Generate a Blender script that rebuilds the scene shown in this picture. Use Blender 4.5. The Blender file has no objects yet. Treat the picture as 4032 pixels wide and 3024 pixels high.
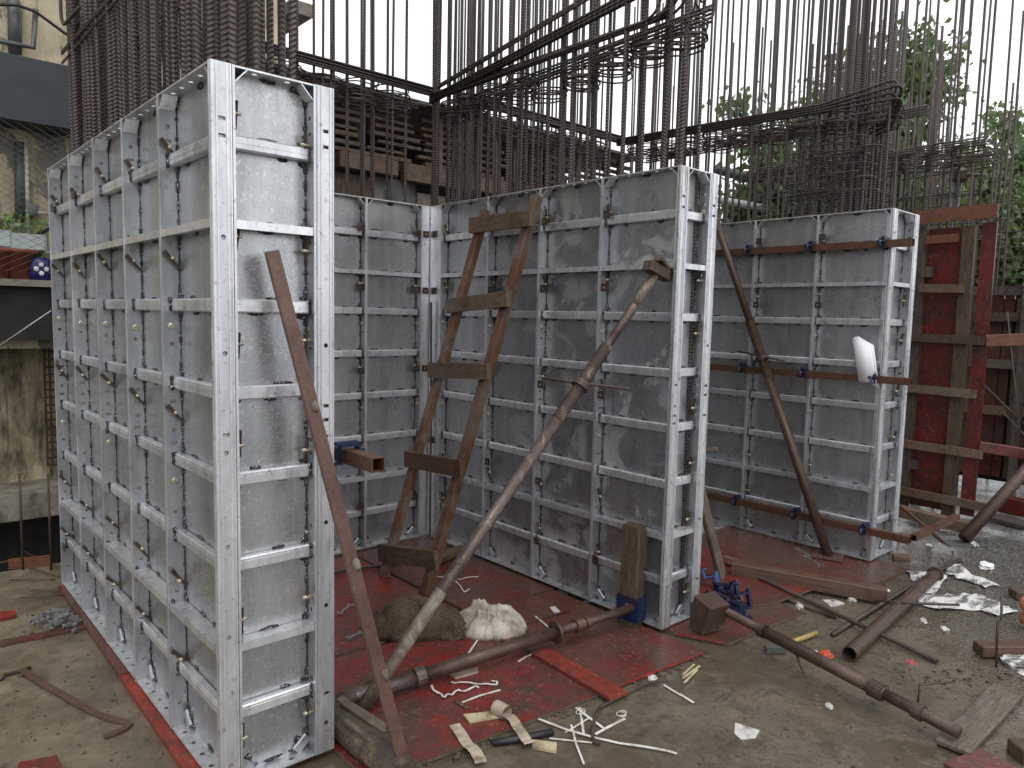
import bpy, bmesh, math, random
from mathutils import Vector, Matrix, noise
random.seed(7)
R_ = random.uniform
PI = math.pi
sc = bpy.context.scene
COL = sc.collection

# ------------------------------------------------------------------ camera
CAMC = Vector((-0.8565, -2.3779, 1.6597))
AX = Vector((0.7451162, -0.66657393, 0.02193271))      # right
AD = Vector((-0.04475391, -0.08278486, -0.99556203))   # down
AF = Vector((0.66543139, 0.74082782, -0.09151613))     # forward
FPX = 2892.98                                          # focal length for a 4032 px wide picture
cd = bpy.data.cameras.new('camera'); cam = bpy.data.objects.new('camera', cd); COL.objects.link(cam)
cd.sensor_fit = 'HORIZONTAL'; cd.sensor_width = 36.0; cd.lens = FPX / 4032 * 36.0
cd.clip_start = 0.02; cd.clip_end = 2000
M = Matrix((AX, -AD, -AF)).transposed().to_4x4(); M.translation = CAMC
cam.matrix_world = M
sc.camera = cam

# ------------------------------------------------------------------ sky and sun (overcast, raining)
w = bpy.data.worlds.new('World'); sc.world = w; w.use_nodes = True
nt = w.node_tree; nt.nodes.clear()
sky = nt.nodes.new('ShaderNodeTexSky'); sky.sky_type = 'NISHITA'; sky.sun_disc = False
SUN_EL, SUN_AZ = math.radians(62), math.radians(200)
sky.sun_elevation = SUN_EL; sky.sun_rotation = SUN_AZ; sky.dust_density = 6; sky.air_density = 1.0; sky.altitude = 20
hs = nt.nodes.new('ShaderNodeHueSaturation'); hs.inputs['Saturation'].default_value = 0.12
mixc = nt.nodes.new('ShaderNodeMix'); mixc.data_type = 'RGBA'; mixc.inputs[0].default_value = 0.8
mixc.inputs[7].default_value = (13.2, 13.5, 13.9, 1)       # even cloud layer
bg = nt.nodes.new('ShaderNodeBackground'); bg.inputs[1].default_value = 0.12
wo = nt.nodes.new('ShaderNodeOutputWorld')
nt.links.new(sky.outputs[0], hs.inputs['Color']); nt.links.new(hs.outputs[0], mixc.inputs[6])
nt.links.new(mixc.outputs[2], bg.inputs[0]); nt.links.new(bg.outputs[0], wo.inputs[0])
sd = bpy.data.lights.new('sun', 'SUN'); sd.energy = 0.6; sd.angle = math.radians(40); sd.color = (1, .98, .95)
so = bpy.data.objects.new('sun', sd); COL.objects.link(so)
so.rotation_euler = (math.radians(28), 0, math.radians(-20)); so.location = (0, -4, 9)
sc.view_settings.view_transform = 'Standard'; sc.view_settings.look = 'None'
sc.view_settings.exposure = 0.0; sc.view_settings.gamma = 1.0; sc.view_settings.use_curve_mapping = False
sc.render.engine = 'CYCLES'
sc.cycles.adaptive_threshold = .02; sc.cycles.max_bounces = 5; sc.cycles.diffuse_bounces = 3; sc.cycles.glossy_bounces = 3; sc.cycles.transmission_bounces = 2

# ------------------------------------------------------------------ place finding
def T(t, x, y, ax='z', val=0.0):
    """point of the place seen at (x, y) of the t-th ninth of the photograph, on the plane ax = val"""
    r, c = divmod(t - 1, 3)
    u = c * 1344 + x * 1344 / 2212; v = r * 1008 + y * 1008 / 1659
    q = AX * ((u - 2016) / FPX) + AD * ((v - 1512) / FPX) + AF
    i = 'xyz'.index(ax)
    return CAMC + q * ((val - CAMC[i]) / q[i])
def TD(x, y, depth):
    u, v = x * 4032 / 2212, y * 4032 / 2212
    return CAMC + (AX * ((u - 2016) / FPX) + AD * ((v - 1512) / FPX) + AF) * depth

# ------------------------------------------------------------------ materials
MATS = {}
class NB:
    def __init__(s, name):
        s.m = bpy.data.materials.new(name); s.m.use_nodes = True; s.nt = s.m.node_tree
        s.b = s.nt.nodes['Principled BSDF']; MATS[name] = s.m
        s.geo = s.nt.nodes.new('ShaderNodeNewGeometry'); s.tc = s.nt.nodes.new('ShaderNodeTexCoord')
        s.pos = s.geo.outputs['Position']; s.obj = s.tc.outputs['Object']
    def lk(s, a, b): s.nt.links.new(a, b)
    def map(s, vec, scale=(1, 1, 1), rot=(0, 0, 0)):
        n = s.nt.nodes.new('ShaderNodeMapping'); n.inputs['Scale'].default_value = scale; n.inputs['Rotation'].default_value = rot
        s.lk(vec, n.inputs[0]); return n.outputs[0]
    def noise(s, scale, vec=None, detail=4, rough=.55, dist=0):
        n = s.nt.nodes.new('ShaderNodeTexNoise'); n.inputs['Scale'].default_value = scale
        n.inputs['Detail'].default_value = detail; n.inputs['Roughness'].default_value = rough; n.inputs['Distortion'].default_value = dist
        s.lk(vec or s.pos, n.inputs[0]); return n.outputs[0]
    def vor(s, scale, vec=None, feature='F1', rnd=1):
        n = s.nt.nodes.new('ShaderNodeTexVoronoi'); n.inputs['Scale'].default_value = scale; n.feature = feature
        n.inputs['Randomness'].default_value = rnd
        s.lk(vec or s.pos, n.inputs[0]); return n
    def wave(s, scale, vec=None, direction='Z', dist=0, dscale=1, profile='SIN'):
        n = s.nt.nodes.new('ShaderNodeTexWave'); n.bands_direction = direction; n.inputs['Scale'].default_value = scale
        n.inputs['Distortion'].default_value = dist; n.inputs['Detail Scale'].default_value = dscale; n.wave_profile = profile
        s.lk(vec or s.obj, n.inputs[0]); return n.outputs['Fac']
    def ramp(s, fac, stops):
        n = s.nt.nodes.new('ShaderNodeValToRGB'); e = n.color_ramp.elements
        while len(e) < len(stops): e.new(.5)
        for k, (p, c) in zip(e, stops):
            k.position = p; k.color = (c, c, c, 1) if isinstance(c, (int, float)) else (*c, 1)
        s.lk(fac, n.inputs[0]); return n.outputs[0]
    def mix(s, fac, a, b, mode='MIX'):
        n = s.nt.nodes.new('ShaderNodeMix'); n.data_type = 'RGBA'; n.blend_type = mode
        for isf, sock, val in ((1, n.inputs[0], fac), (0, n.inputs[6], a), (0, n.inputs[7], b)):
            if hasattr(val, 'links'): s.lk(val, sock)
            elif isinstance(val, (int, float)): sock.default_value = val if isf else (val, val, val, 1)
            else: sock.default_value = (*val, 1)
        return n.outputs[2]
    def math(s, op, a, b=0.0):
        n = s.nt.nodes.new('ShaderNodeMath'); n.operation = op
        for sock, val in ((n.inputs[0], a), (n.inputs[1], b)):
            if hasattr(val, 'links'): s.lk(val, sock)
            else: sock.default_value = val
        return n.outputs[0]
    def sep(s, vec):
        n = s.nt.nodes.new('ShaderNodeSeparateXYZ'); s.lk(vec, n.inputs[0]); return n.outputs
    def rnd(s):
        n = s.nt.nodes.new('ShaderNodeObjectInfo'); return n.outputs['Random']
    def bump(s, h, strength=.3, dist=.01, prev=None):
        n = s.nt.nodes.new('ShaderNodeBump'); n.inputs['Strength'].default_value = strength; n.inputs['Distance'].default_value = dist
        s.lk(h, n.inputs['Height'])
        if prev: s.lk(prev, n.inputs['Normal'])
        return n.outputs[0]
    def out(s, color=None, rough=None, metal=None, normal=None, spec=None):
        for k, v in (('Base Color', color), ('Roughness', rough), ('Metallic', metal), ('Normal', normal), ('Specular IOR Level', spec)):
            if v is None: continue
            if hasattr(v, 'links'): s.lk(v, s.b.inputs[k])
            elif isinstance(v, (int, float)): s.b.inputs[k].default_value = v
            else: s.b.inputs[k].default_value = (*v, 1)
        return s.m

def m_simple(name, col, rough=.6, metal=0, var=.25, scale=8, bump=.2, bscale=60, dirt=None):
    n = NB(name)
    nz = n.noise(scale)
    c = n.mix(n.ramp(nz, [(.3, 0), (.7, 1)]), tuple(x * (1 - var) for x in col), tuple(min(1, x * (1 + var)) for x in col))
    if dirt:
        c = n.mix(n.ramp(n.noise(scale * .6, detail=8, rough=.7), [(.48, 0), (.66, 1)]), c, dirt)
    n.out(c, n.ramp(n.noise(scale * 2.3), [(.3, max(0, rough - .12)), (.7, min(1, rough + .12))]), metal, n.bump(n.noise(bscale, detail=6), bump, .004))
    return n.m

# weathered aluminium face sheet
def m_sheet(name, lo, hi, oxide):
    n = NB(name)
    st = n.map(n.pos, (7, 7, .7))
    streak = n.noise(1.6, st, 5, .62)
    patch = n.noise(2.6, None, 7, .66, .6)
    fine = n.noise(90, None, 4, .6)
    c = n.mix(n.ramp(streak, [(.30, 0), (.72, 1)]), lo, hi)
    om = n.ramp(patch, [(oxide, 0), (oxide + .03, .5), (oxide + .14, .9)])
    c = n.mix(om, c, n.mix(fine, (.42, .415, .405), (.64, .63, .615)))
    c = n.mix(n.ramp(n.noise(5, n.map(n.pos, (3, 3, .35)), 5, .7), [(.60, 0), (.76, .5)]), c, (.18, .19, .21))
    c = n.mix(n.ramp(n.noise(52, None, 6, .8), [(.57, 0), (.63, .8)]), c, (.74, .74, .73))
    c = n.mix(n.ramp(n.noise(60, n.map(n.pos, (1, 1, .8)), 6, .8), [(.60, 0), (.67, .6)]), c, (.16, .165, .175))
    vd = n.vor(210); drop = n.ramp(vd.outputs['Distance'], [(.0, 1), (.24, .85), (.36, 0)])
    dh = n.math('MULTIPLY', drop, n.ramp(vd.outputs['Color'], [(.5, 0), (.55, 1)]))
    rgh = n.ramp(n.noise(4, None, 6, .75), [(.3, .20), (.7, .46)])
    rgh = n.mix(om, rgh, .58); rgh = n.mix(dh, rgh, .12)
    b1 = n.bump(n.noise(2.2, None, 2), .12, .02); b2 = n.bump(fine, .08, .003, b1); b3 = n.bump(dh, .28, .0025, b2)
    c = n.mix(n.rnd(), n.mix(.9, c, (.82, .80, .77), 'MULTIPLY'), c); c = n.mix(n.ramp(n.noise(1.1, None, 3), [(.4, 0), (.66, .55)]), c, n.mix(1.0, c, (1.0, .92, .84), 'MULTIPLY'))
    n.out(c, rgh, n.mix(om, .85, .5), b3)
m_sheet('aluminium_sheet', (.40, .425, .455), (.58, .595, .615), .64)
m_sheet('aluminium_oxidised', (.37, .395, .435), (.53, .55, .58), .53)
# extruded aluminium rails and ribs
def m_rail(name, lo, hi, metal, dirt):
    n = NB(name)
    c = n.mix(n.ramp(n.noise(14, n.map(n.pos, (1, 1, .2)), 6, .7), [(.30, 0), (.64, 1)]), lo, hi)
    c = n.mix(n.ramp(n.noise(34, None, 7, .78), [(.56, 0), (.68, dirt)]), c, (.20, .185, .165))
    c = n.mix(n.ramp(n.noise(7, n.map(n.pos, (3, 3, .30)), 6, .7), [(.60, 0), (.74, dirt * .8)]), c, (.24, .205, .16))
    c = n.mix(n.ramp(n.noise(2.4, None, 5, .6), [(.63, 0), (.72, .45)]), c, (.52, .50, .46))
    c = n.mix(n.rnd(), n.mix(1.0, c, (.80, .80, .81), 'MULTIPLY'), c)
    rg = n.ramp(n.noise(18, n.map(n.pos, (1, 1, .3)), 6, .7), [(.3, .22), (.7, .52)])
    n.out(c, rg, metal, n.bump(n.noise(70, n.map(n.pos, (1, 1, .5)), 6, .7), .3, .003))
m_rail('aluminium_rail', (.64, .66, .69), (.92, .925, .935), .80, .75)
m_rail('aluminium_web', (.33, .345, .365), (.53, .545, .56), .75, .7)
# welds
n = NB('weld_soot')
sp = n.noise(160, None, 4, .7)
n.out(n.ramp(sp, [(.5, (.018, .018, .019)), (.58, (.05, .05, .052)), (.63, (.78, .78, .78))]), n.ramp(sp, [(.5, .7), (.66, .2)]), n.ramp(sp, [(.6, 0), (.66, .9)]), n.bump(sp, .8, .004))
# rusty steels
def m_rust(name, a, b, rough=.5, splash=None, metal=.25, amt=(.56, .63)):
    n = NB(name)
    c = n.mix(n.ramp(n.noise(11, None, 8, .7), [(.35, 0), (.66, 1)]), a, b)
    c = n.mix(n.ramp(n.noise(70, None, 4), [(.55, 0), (.7, .5)]), c, tuple(x * .35 for x in a))
    if splash: c = n.mix(n.ramp(n.noise(9, n.map(n.pos, (1, 1, .6)), 9, .72, .5), [(amt[0], 0), (amt[1], .85)]), c, splash)
    n.out(c, n.ramp(n.noise(16, None, 5), [(.3, rough - .18), (.7, rough + .15)]), metal, n.bump(n.noise(110, None, 5), .45, .002))
m_rust('rust_dark', (.050, .030, .022), (.095, .055, .038))
m_rust('rust_square', (.105, .058, .046), (.16, .092, .075), .42, (.24, .20, .17), amt=(.62, .72))
m_rust('prop_steel', (.075, .050, .043), (.13, .095, .085), .36, (.33, .30, .24), .35)
m_rust('prop_brown', (.060, .034, .026), (.10, .06, .046), .42)
m_rust('prop_cement', (.080, .056, .044), (.155, .122, .092), .6, (.29, .26, .205), .1, (.46, .62))
m_rust('waler_rust', (.078, .036, .021), (.13, .064, .038), .45)
m_rust('pin_zinc', (.42, .38, .27), (.62, .57, .42), .35, None, .7)
n = NB('rebar_steel')
ob = n.obj; sx = n.sep(ob)
wv = n.wave(20, n.map(ob, (1, 1, 1), (.5, .25, 0)), 'Z')
c = n.mix(n.ramp(n.noise(4, None, 6, .7), [(.35, 0), (.7, 1)]), (.060, .051, .048), (.125, .106, .099))
c = n.mix(n.rnd(), c, n.mix(.5, c, (.10, .062, .05)))
c = n.mix(n.ramp(wv, [(.25, .55), (.6, 0)]), c, (.022, .017, .015))
n.out(c, .42, .35, n.bump(wv, 1.0, .004))
n = NB('tie_steel')
c = n.mix(n.ramp(n.noise(6, None, 6, .7), [(.35, 0), (.7, 1)]), (.045, .033, .029), (.105, .072, .060))
n.out(c, .5, .3, n.bump(n.noise(120), .4, .003))
# wood
def m_wood(name, a, b, axis=(1, 1, 1), rough=.6, grey=None, wet=.0):
    n = NB(name)
    v = n.map(n.obj, axis)
    g = n.noise(3.2, v, 7, .7, 1.6)
    c = n.mix(n.ramp(g, [(.38, 0), (.62, 1)]), tuple(x * .75 for x in a), b)
    c = n.mix(n.ramp(n.noise(11, v, 6, .75), [(.52, 0), (.64, .85)]), c, tuple(x * .28 for x in a))
    if grey: c = n.mix(n.ramp(n.noise(4.5, None, 7, .72), [(.46, 0), (.60, .8)]), c, grey)
    c = n.mix(n.ramp(n.noise(6, None, 7, .75), [(.52, 0), (.68, .75)]), c, tuple(x * .35 for x in a))
    c = n.mix(n.rnd(), c, n.mix(.35, c, tuple(x * .4 for x in a)))
    n.out(c, n.ramp(n.noise(8), [(.3, rough - .25), (.7, rough + .1)]), 0, n.bump(n.noise(14, v, 7, .75), .8, .006))
m_wood('ladder_wood', (.105, .040, .017), (.20, .080, .036), (14, 14, 1.2), .55, (.21, .17, .13))
m_wood('rung_wood', (.13, .080, .047), (.235, .15, .092), (1.5, 14, 14), .6, (.16, .13, .10))
m_wood('beam_wood', (.095, .042, .022), (.18, .085, .046), (1.5, 14, 14), .45, (.10, .068, .046))
m_wood('plank_wood', (.13, .10, .075), (.23, .185, .145), (1.4, 14, 14), .62, (.12, .085, .06))
m_wood('post_wood', (.070, .044, .026), (.14, .092, .055), (14, 14, 1.4), .65)
m_wood('rotten_wood', (.07, .05, .033), (.21, .15, .09), (1.6, 12, 12), .7, (.05, .04, .03))
m_wood('orange_wood', (.15, .052, .02), (.25, .095, .038), (1.4, 12, 12), .55)
m_wood('grey_wood', (.070, .054, .042), (.135, .108, .085), (12, 12, 1.3), .7)
m_wood('shed_wood', (.062, .032, .016), (.125, .068, .034), (1.2, 10, 10), .7, (.13, .09, .06))
# red film-faced plywood
def m_red(name, a, b, dirt, lo=.5, hi=.64, rough=.2):
    n = NB(name)
    c = n.mix(n.ramp(n.noise(5, None, 6, .65), [(.3, 0), (.7, 1)]), a, b)
    d1 = n.ramp(n.noise(2.1, None, 8, .70, .7), [(lo - .08, 0), (hi + .02, .95)])
    d2 = n.ramp(n.noise(15, n.map(n.pos, (1, 1, 1)), 8, .8), [(.47, 0), (.60, .85)])
    c = n.mix(d1, c, dirt); c = n.mix(d2, c, tuple(x * .75 for x in dirt))
    c = n.mix(n.ramp(n.noise(38, None, 7, .8), [(.57, 0), (.65, .7)]), c, (.24, .175, .15))
    rg = n.mix(d1, n.ramp(n.noise(4, None, 6), [(.35, max(.05, rough - .16)), (.7, rough + .12)]), .26)
    n.out(c, rg, 0, n.bump(n.noise(30, None, 8, .75), .5, .006))
m_red('red_ply', (.15, .013, .012), (.22, .022, .018), (.075, .050, .038), .53, .67)
m_red('red_ply_worn', (.115, .015, .013), (.165, .025, .020), (.085, .06, .045), .47, .62)
m_red('red_bright', (.25, .022, .012), (.36, .036, .020), (.12, .045, .035), .52, .68, .3)
m_red('red_shutter', (.115, .009, .008), (.19, .017, .013), (.05, .024, .018), .5, .64, .4)
m_simple('ply_edge', (.105, .075, .052), .75, 0, .35, 40, .4)
# ground
n = NB('wet_slab')
xyz = n.sep(n.pos)
big = n.noise(.8, None, 7, .62, .4); med = n.noise(4.5, None, 8, .72, .3); fin = n.noise(48, None, 7, .75); fin2 = n.noise(150, None, 5, .7)
c = n.mix(n.ramp(big, [(.40, 0), (.58, 1)]), (.066, .051, .033), (.128, .106, .077))
c = n.mix(n.ramp(med, [(.44, 0), (.64, .8)]), c, (.172, .140, .095))
c = n.mix(n.ramp(n.noise(9, None, 8, .75, .5), [(.50, 0), (.62, .7)]), c, (.050, .039, .027))
c = n.mix(n.ramp(fin, [(.54, 0), (.68, .7)]), c, (.042, .035, .027))
c = n.mix(n.ramp(fin2, [(.60, 0), (.69, .6)]), c, (.30, .265, .21))
lft = n.ramp(n.math('ADD', xyz[0], n.math('MULTIPLY', big, .6)), [(.0, 1), (.55, 0)])   # the slab on the left is drier and more yellow
lc = n.mix(n.ramp(med, [(.34, 0), (.66, 1)]), (.135, .108, .068), (.31, .262, .18))
lc = n.mix(n.ramp(fin, [(.55, 0), (.68, .55)]), lc, (.07, .056, .036)); lc = n.mix(n.ramp(n.noise(2.3, None, 8, .72, .8), [(.52, 0), (.62, .6)]), lc, (.10, .082, .055))
c = n.mix(n.math('MULTIPLY', lft, .85), c, lc)
rgt = n.ramp(n.math('MULTIPLY', n.math('ADD', n.math('ADD', xyz[0], n.math('MULTIPLY', xyz[1], -1.2)), n.math('MULTIPLY', big, 2.0)), .1), [(.55, 0), (.70, 1)])
grit = n.vor(75)
c = n.mix(n.math('MULTIPLY', rgt, .8), c, n.mix(n.ramp(grit.outputs['Color'], [(.3, 0), (.8, 1)]), (.045, .042, .038), (.19, .182, .17)))
pn = n.noise(.95, None, 6, .6, .4)
pud = n.ramp(pn, [(.47, 1), (.53, 0)])
pud = n.math('MULTIPLY', pud, n.math('SUBTRACT', 1.0, n.math('MULTIPLY', lft, .5)))
pud = n.math('MULTIPLY', pud, n.math('SUBTRACT', 1.0, n.math('MULTIPLY', rgt, .5)))
c = n.mix(n.math('MULTIPLY', pud, .7), c, n.mix(med, (.058, .045, .029), (.108, .085, .055)))
rg = n.mix(pud, n.ramp(n.noise(3.1, None, 6, .65), [(.40, .05), (.68, .34)]), .03)
rv = n.vor(11, None, 'F1', 1)                                        # rain rings on standing water
rw = n.math('SINE', n.math('MULTIPLY', rv.outputs['Distance'], 70.0))
rm = n.math('MULTIPLY', n.ramp(rv.outputs['Distance'], [(.12, 1), (.36, 0)]), n.ramp(rv.outputs['Color'], [(.45, 0), (.5, 1)]))
ring = n.math('MULTIPLY', rw, rm)
h = n.math('ADD', n.math('MULTIPLY', med, .7), n.math('MULTIPLY', fin, .5))
dry = n.math('SUBTRACT', 1.0, n.math('MULTIPLY', pud, .9))
bA = n.bump(n.math('MULTIPLY', h, dry), .6, .012)
bB = n.bump(n.math('MULTIPLY', ring, pud), .5, .005, bA)
bC = n.bump(n.math('MULTIPLY', grit.outputs['Distance'], rgt), 1.0, .014, bB)
n.out(c, rg, 0, bC)
# plaster and the rest of the neighbouring building
n = NB('stained_plaster')
sx = n.sep(n.pos)
c = n.mix(n.ramp(n.noise(1.3, None, 7, .65), [(.35, 0), (.65, 1)]), (.42, .35, .225), (.66, .57, .41))
c = n.mix(n.ramp(n.noise(22, None, 6, .75), [(.60, 0), (.68, .8)]), c, (.13, .105, .07))
c = n.mix(n.ramp(n.noise(1.6, n.map(n.pos, (1, 1, .55)), 8, .68, .5), [(.515, 0), (.54, 1)]), c, (.22, .20, .165))
c = n.mix(n.ramp(n.noise(9, n.map(n.pos, (1, 1, .14)), 7, .75), [(.55, 0), (.68, .85)]), c, (.075, .062, .04))
n.out(c, .85, 0, n.bump(n.noise(14, None, 8, .7), .5, .03))
n = NB('mouldy_plaster')
c = n.mix(n.ramp(n.noise(1.4, n.map(n.pos, (1, 1, .5)), 8, .7), [(.40, 0), (.6, 1)]), (.06, .05, .032), (.50, .42, .255))
c = n.mix(n.ramp(n.noise(11, n.map(n.pos, (1, 1, .12)), 7, .75), [(.52, 0), (.66, .9)]), c, (.04, .034, .022))
n.out(c, .85, 0, n.bump(n.noise(16, None, 8, .7), .5, .03))
m_simple('band_paint', (.026, .032, .037), .55, 0, .25, 1.5, .2, 25)
m_simple('shade_black', (.012, .012, .012), .8, 0, .3, 3, .1)  # near-black colour that stands in for shade and unlit depth
m_simple('ledge_concrete', (.20, .18, .145), .85, 0, .35, 6, .5, 30, (.07, .065, .05))
m_simple('grey_concrete', (.17, .165, .155), .85, 0, .35, 4, .5, 30, (.06, .06, .055))
m_simple('pvc_pipe', (.50, .47, .39), .5, 0, .15, 10, .1, 40, (.16, .14, .11))
m_simple('iron_pipe', (.10, .105, .105), .5, .3, .25, 9, .2)
m_simple('green_pipe', (.045, .062, .068), .35, .1, .2, 6, .1)
m_simple('pipe_grey', (.33, .35, .36), .4, .1, .15, 6, .1)
m_simple('black_rubber', (.015, .016, .018), .38, 0, .2, 12, .1)
m_simple('blue_paint', (.007, .015, .060), .35, .1, .35, 18, .25, 90, (.03, .022, .022))
m_simple('blue_light', (.045, .15, .40), .4, .1, .2, 18, .2)
m_simple('white_plastic', (.66, .64, .60), .45, 0, .12, 30, .2, 60, (.34, .28, .2))
m_simple('tape_beige', (.40, .33, .25), .55, 0, .2, 20, .3, 60, (.20, .15, .10))
m_simple('tile_cream', (.50, .42, .27), .4, 0, .15, 14, .2, 60, (.17, .12, .07))
m_simple('paper_white', (.80, .81, .83), .7, 0, .04, 6, .1)
m_simple('paper_dirty', (.55, .53, .5), .7, 0, .15, 25, .3, 70, (.20, .17, .14))
m_simple('orange_print', (.50, .075, .03), .35, 0, .2, 20, .1)
m_simple('pink_print', (.30, .07, .08), .4, 0, .2, 20, .1)
m_simple('yellow_wood', (.36, .26, .07), .5, 0, .35, 14, .2, 60, (.20, .18, .12))
m_simple('chrome_tool', (.50, .50, .50), .3, .8, .2, 20, .1)
m_simple('terracotta', (.22, .062, .035), .75, 0, .2, 10, .2)
m_simple('glazed_blue', (.016, .018, .13), .2, 0, .2, 8, .1)
m_simple('glazed_white', (.70, .70, .68), .25, 0, .05, 8, .1)
m_simple('planter_white', (.46, .52, .52), .5, 0, .12, 8, .1)
m_simple('leaf_bright', (.12, .26, .03), .5, 0, .4, 30, .2)
m_simple('mud_clod', (.085, .062, .042), .8, 0, .4, 14, .8, 40)
m_simple('rubble_grey', (.13, .125, .12), .85, 0, .4, 20, .6, 60)
m_simple('straw', (.30, .235, .13), .8, 0, .3, 30, .3)
m_simple('bark', (.06, .05, .04), .9, 0, .3, 12, .6, 40)
m_simple('brick_clay', (.42, .16, .085), .8, 0, .2, 12, .4)
n = NB('gunny_cloth')
c = n.mix(n.ramp(n.noise(9, None, 7, .75), [(.36, 0), (.64, 1)]), (.032, .018, .011), (.085, .052, .032))
c = n.mix(n.ramp(n.noise(120, None, 3), [(.5, 0), (.62, .6)]), c, (.14, .105, .07))
n.out(c, .85, 0, n.bump(n.noise(130, None, 4, .7), .8, .006))
n = NB('sack_cloth')
c = n.mix(n.ramp(n.noise(6, None, 8, .72), [(.44, 0), (.60, 1)]), (.50, .465, .405), (.24, .195, .145))
c = n.mix(n.ramp(n.noise(26, None, 7, .75), [(.58, 0), (.68, .8)]), c, (.10, .075, .055))
n.out(c, .6, 0, n.bump(n.noise(70, None, 4), .25, .004))
n = NB('torn_sheet')
c = n.mix(n.ramp(n.noise(5.5, n.map(n.pos, (1, 2.2, 1)), 9, .74, .6), [(.49, 0), (.56, 1)]), (.62, .62, .60), (.13, .12, .105))
n.out(c, .7, 0, n.bump(n.noise(22, None, 7), .5, .012))
def m_leaf(name, a, b):
    n = NB(name)
    c = n.mix(n.ramp(n.noise(3.2, None, 4, .7), [(.3, 0), (.7, 1)]), a, b)
    c = n.mix(n.ramp(n.noise(9, None, 2), [(.66, 0), (.72, .8)]), c, (.22, .19, .035))
    n.out(c, .42, 0)
    try: n.b.inputs['Transmission Weight'].default_value = 0.0
    except Exception: pass
    tr = n.nt.nodes.new('ShaderNodeBsdfTranslucent'); n.lk(n.mix(.5, c, (.16, .23, .05)), tr.inputs[0])
    ms = n.nt.nodes.new('ShaderNodeMixShader'); ms.inputs[0].default_value = .42
    outn = n.nt.nodes['Material Output']
    n.lk(n.b.outputs[0], ms.inputs[1]); n.lk(tr.outputs[0], ms.inputs[2]); n.lk(ms.outputs[0], outn.inputs[0])
m_leaf('tree_leaf', (.078, .118, .055), (.15, .21, .08))  # leaf colours are lightened to put haze into them
m_leaf('tree_leaf_far', (.10, .145, .075), (.19, .25, .11))

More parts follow.
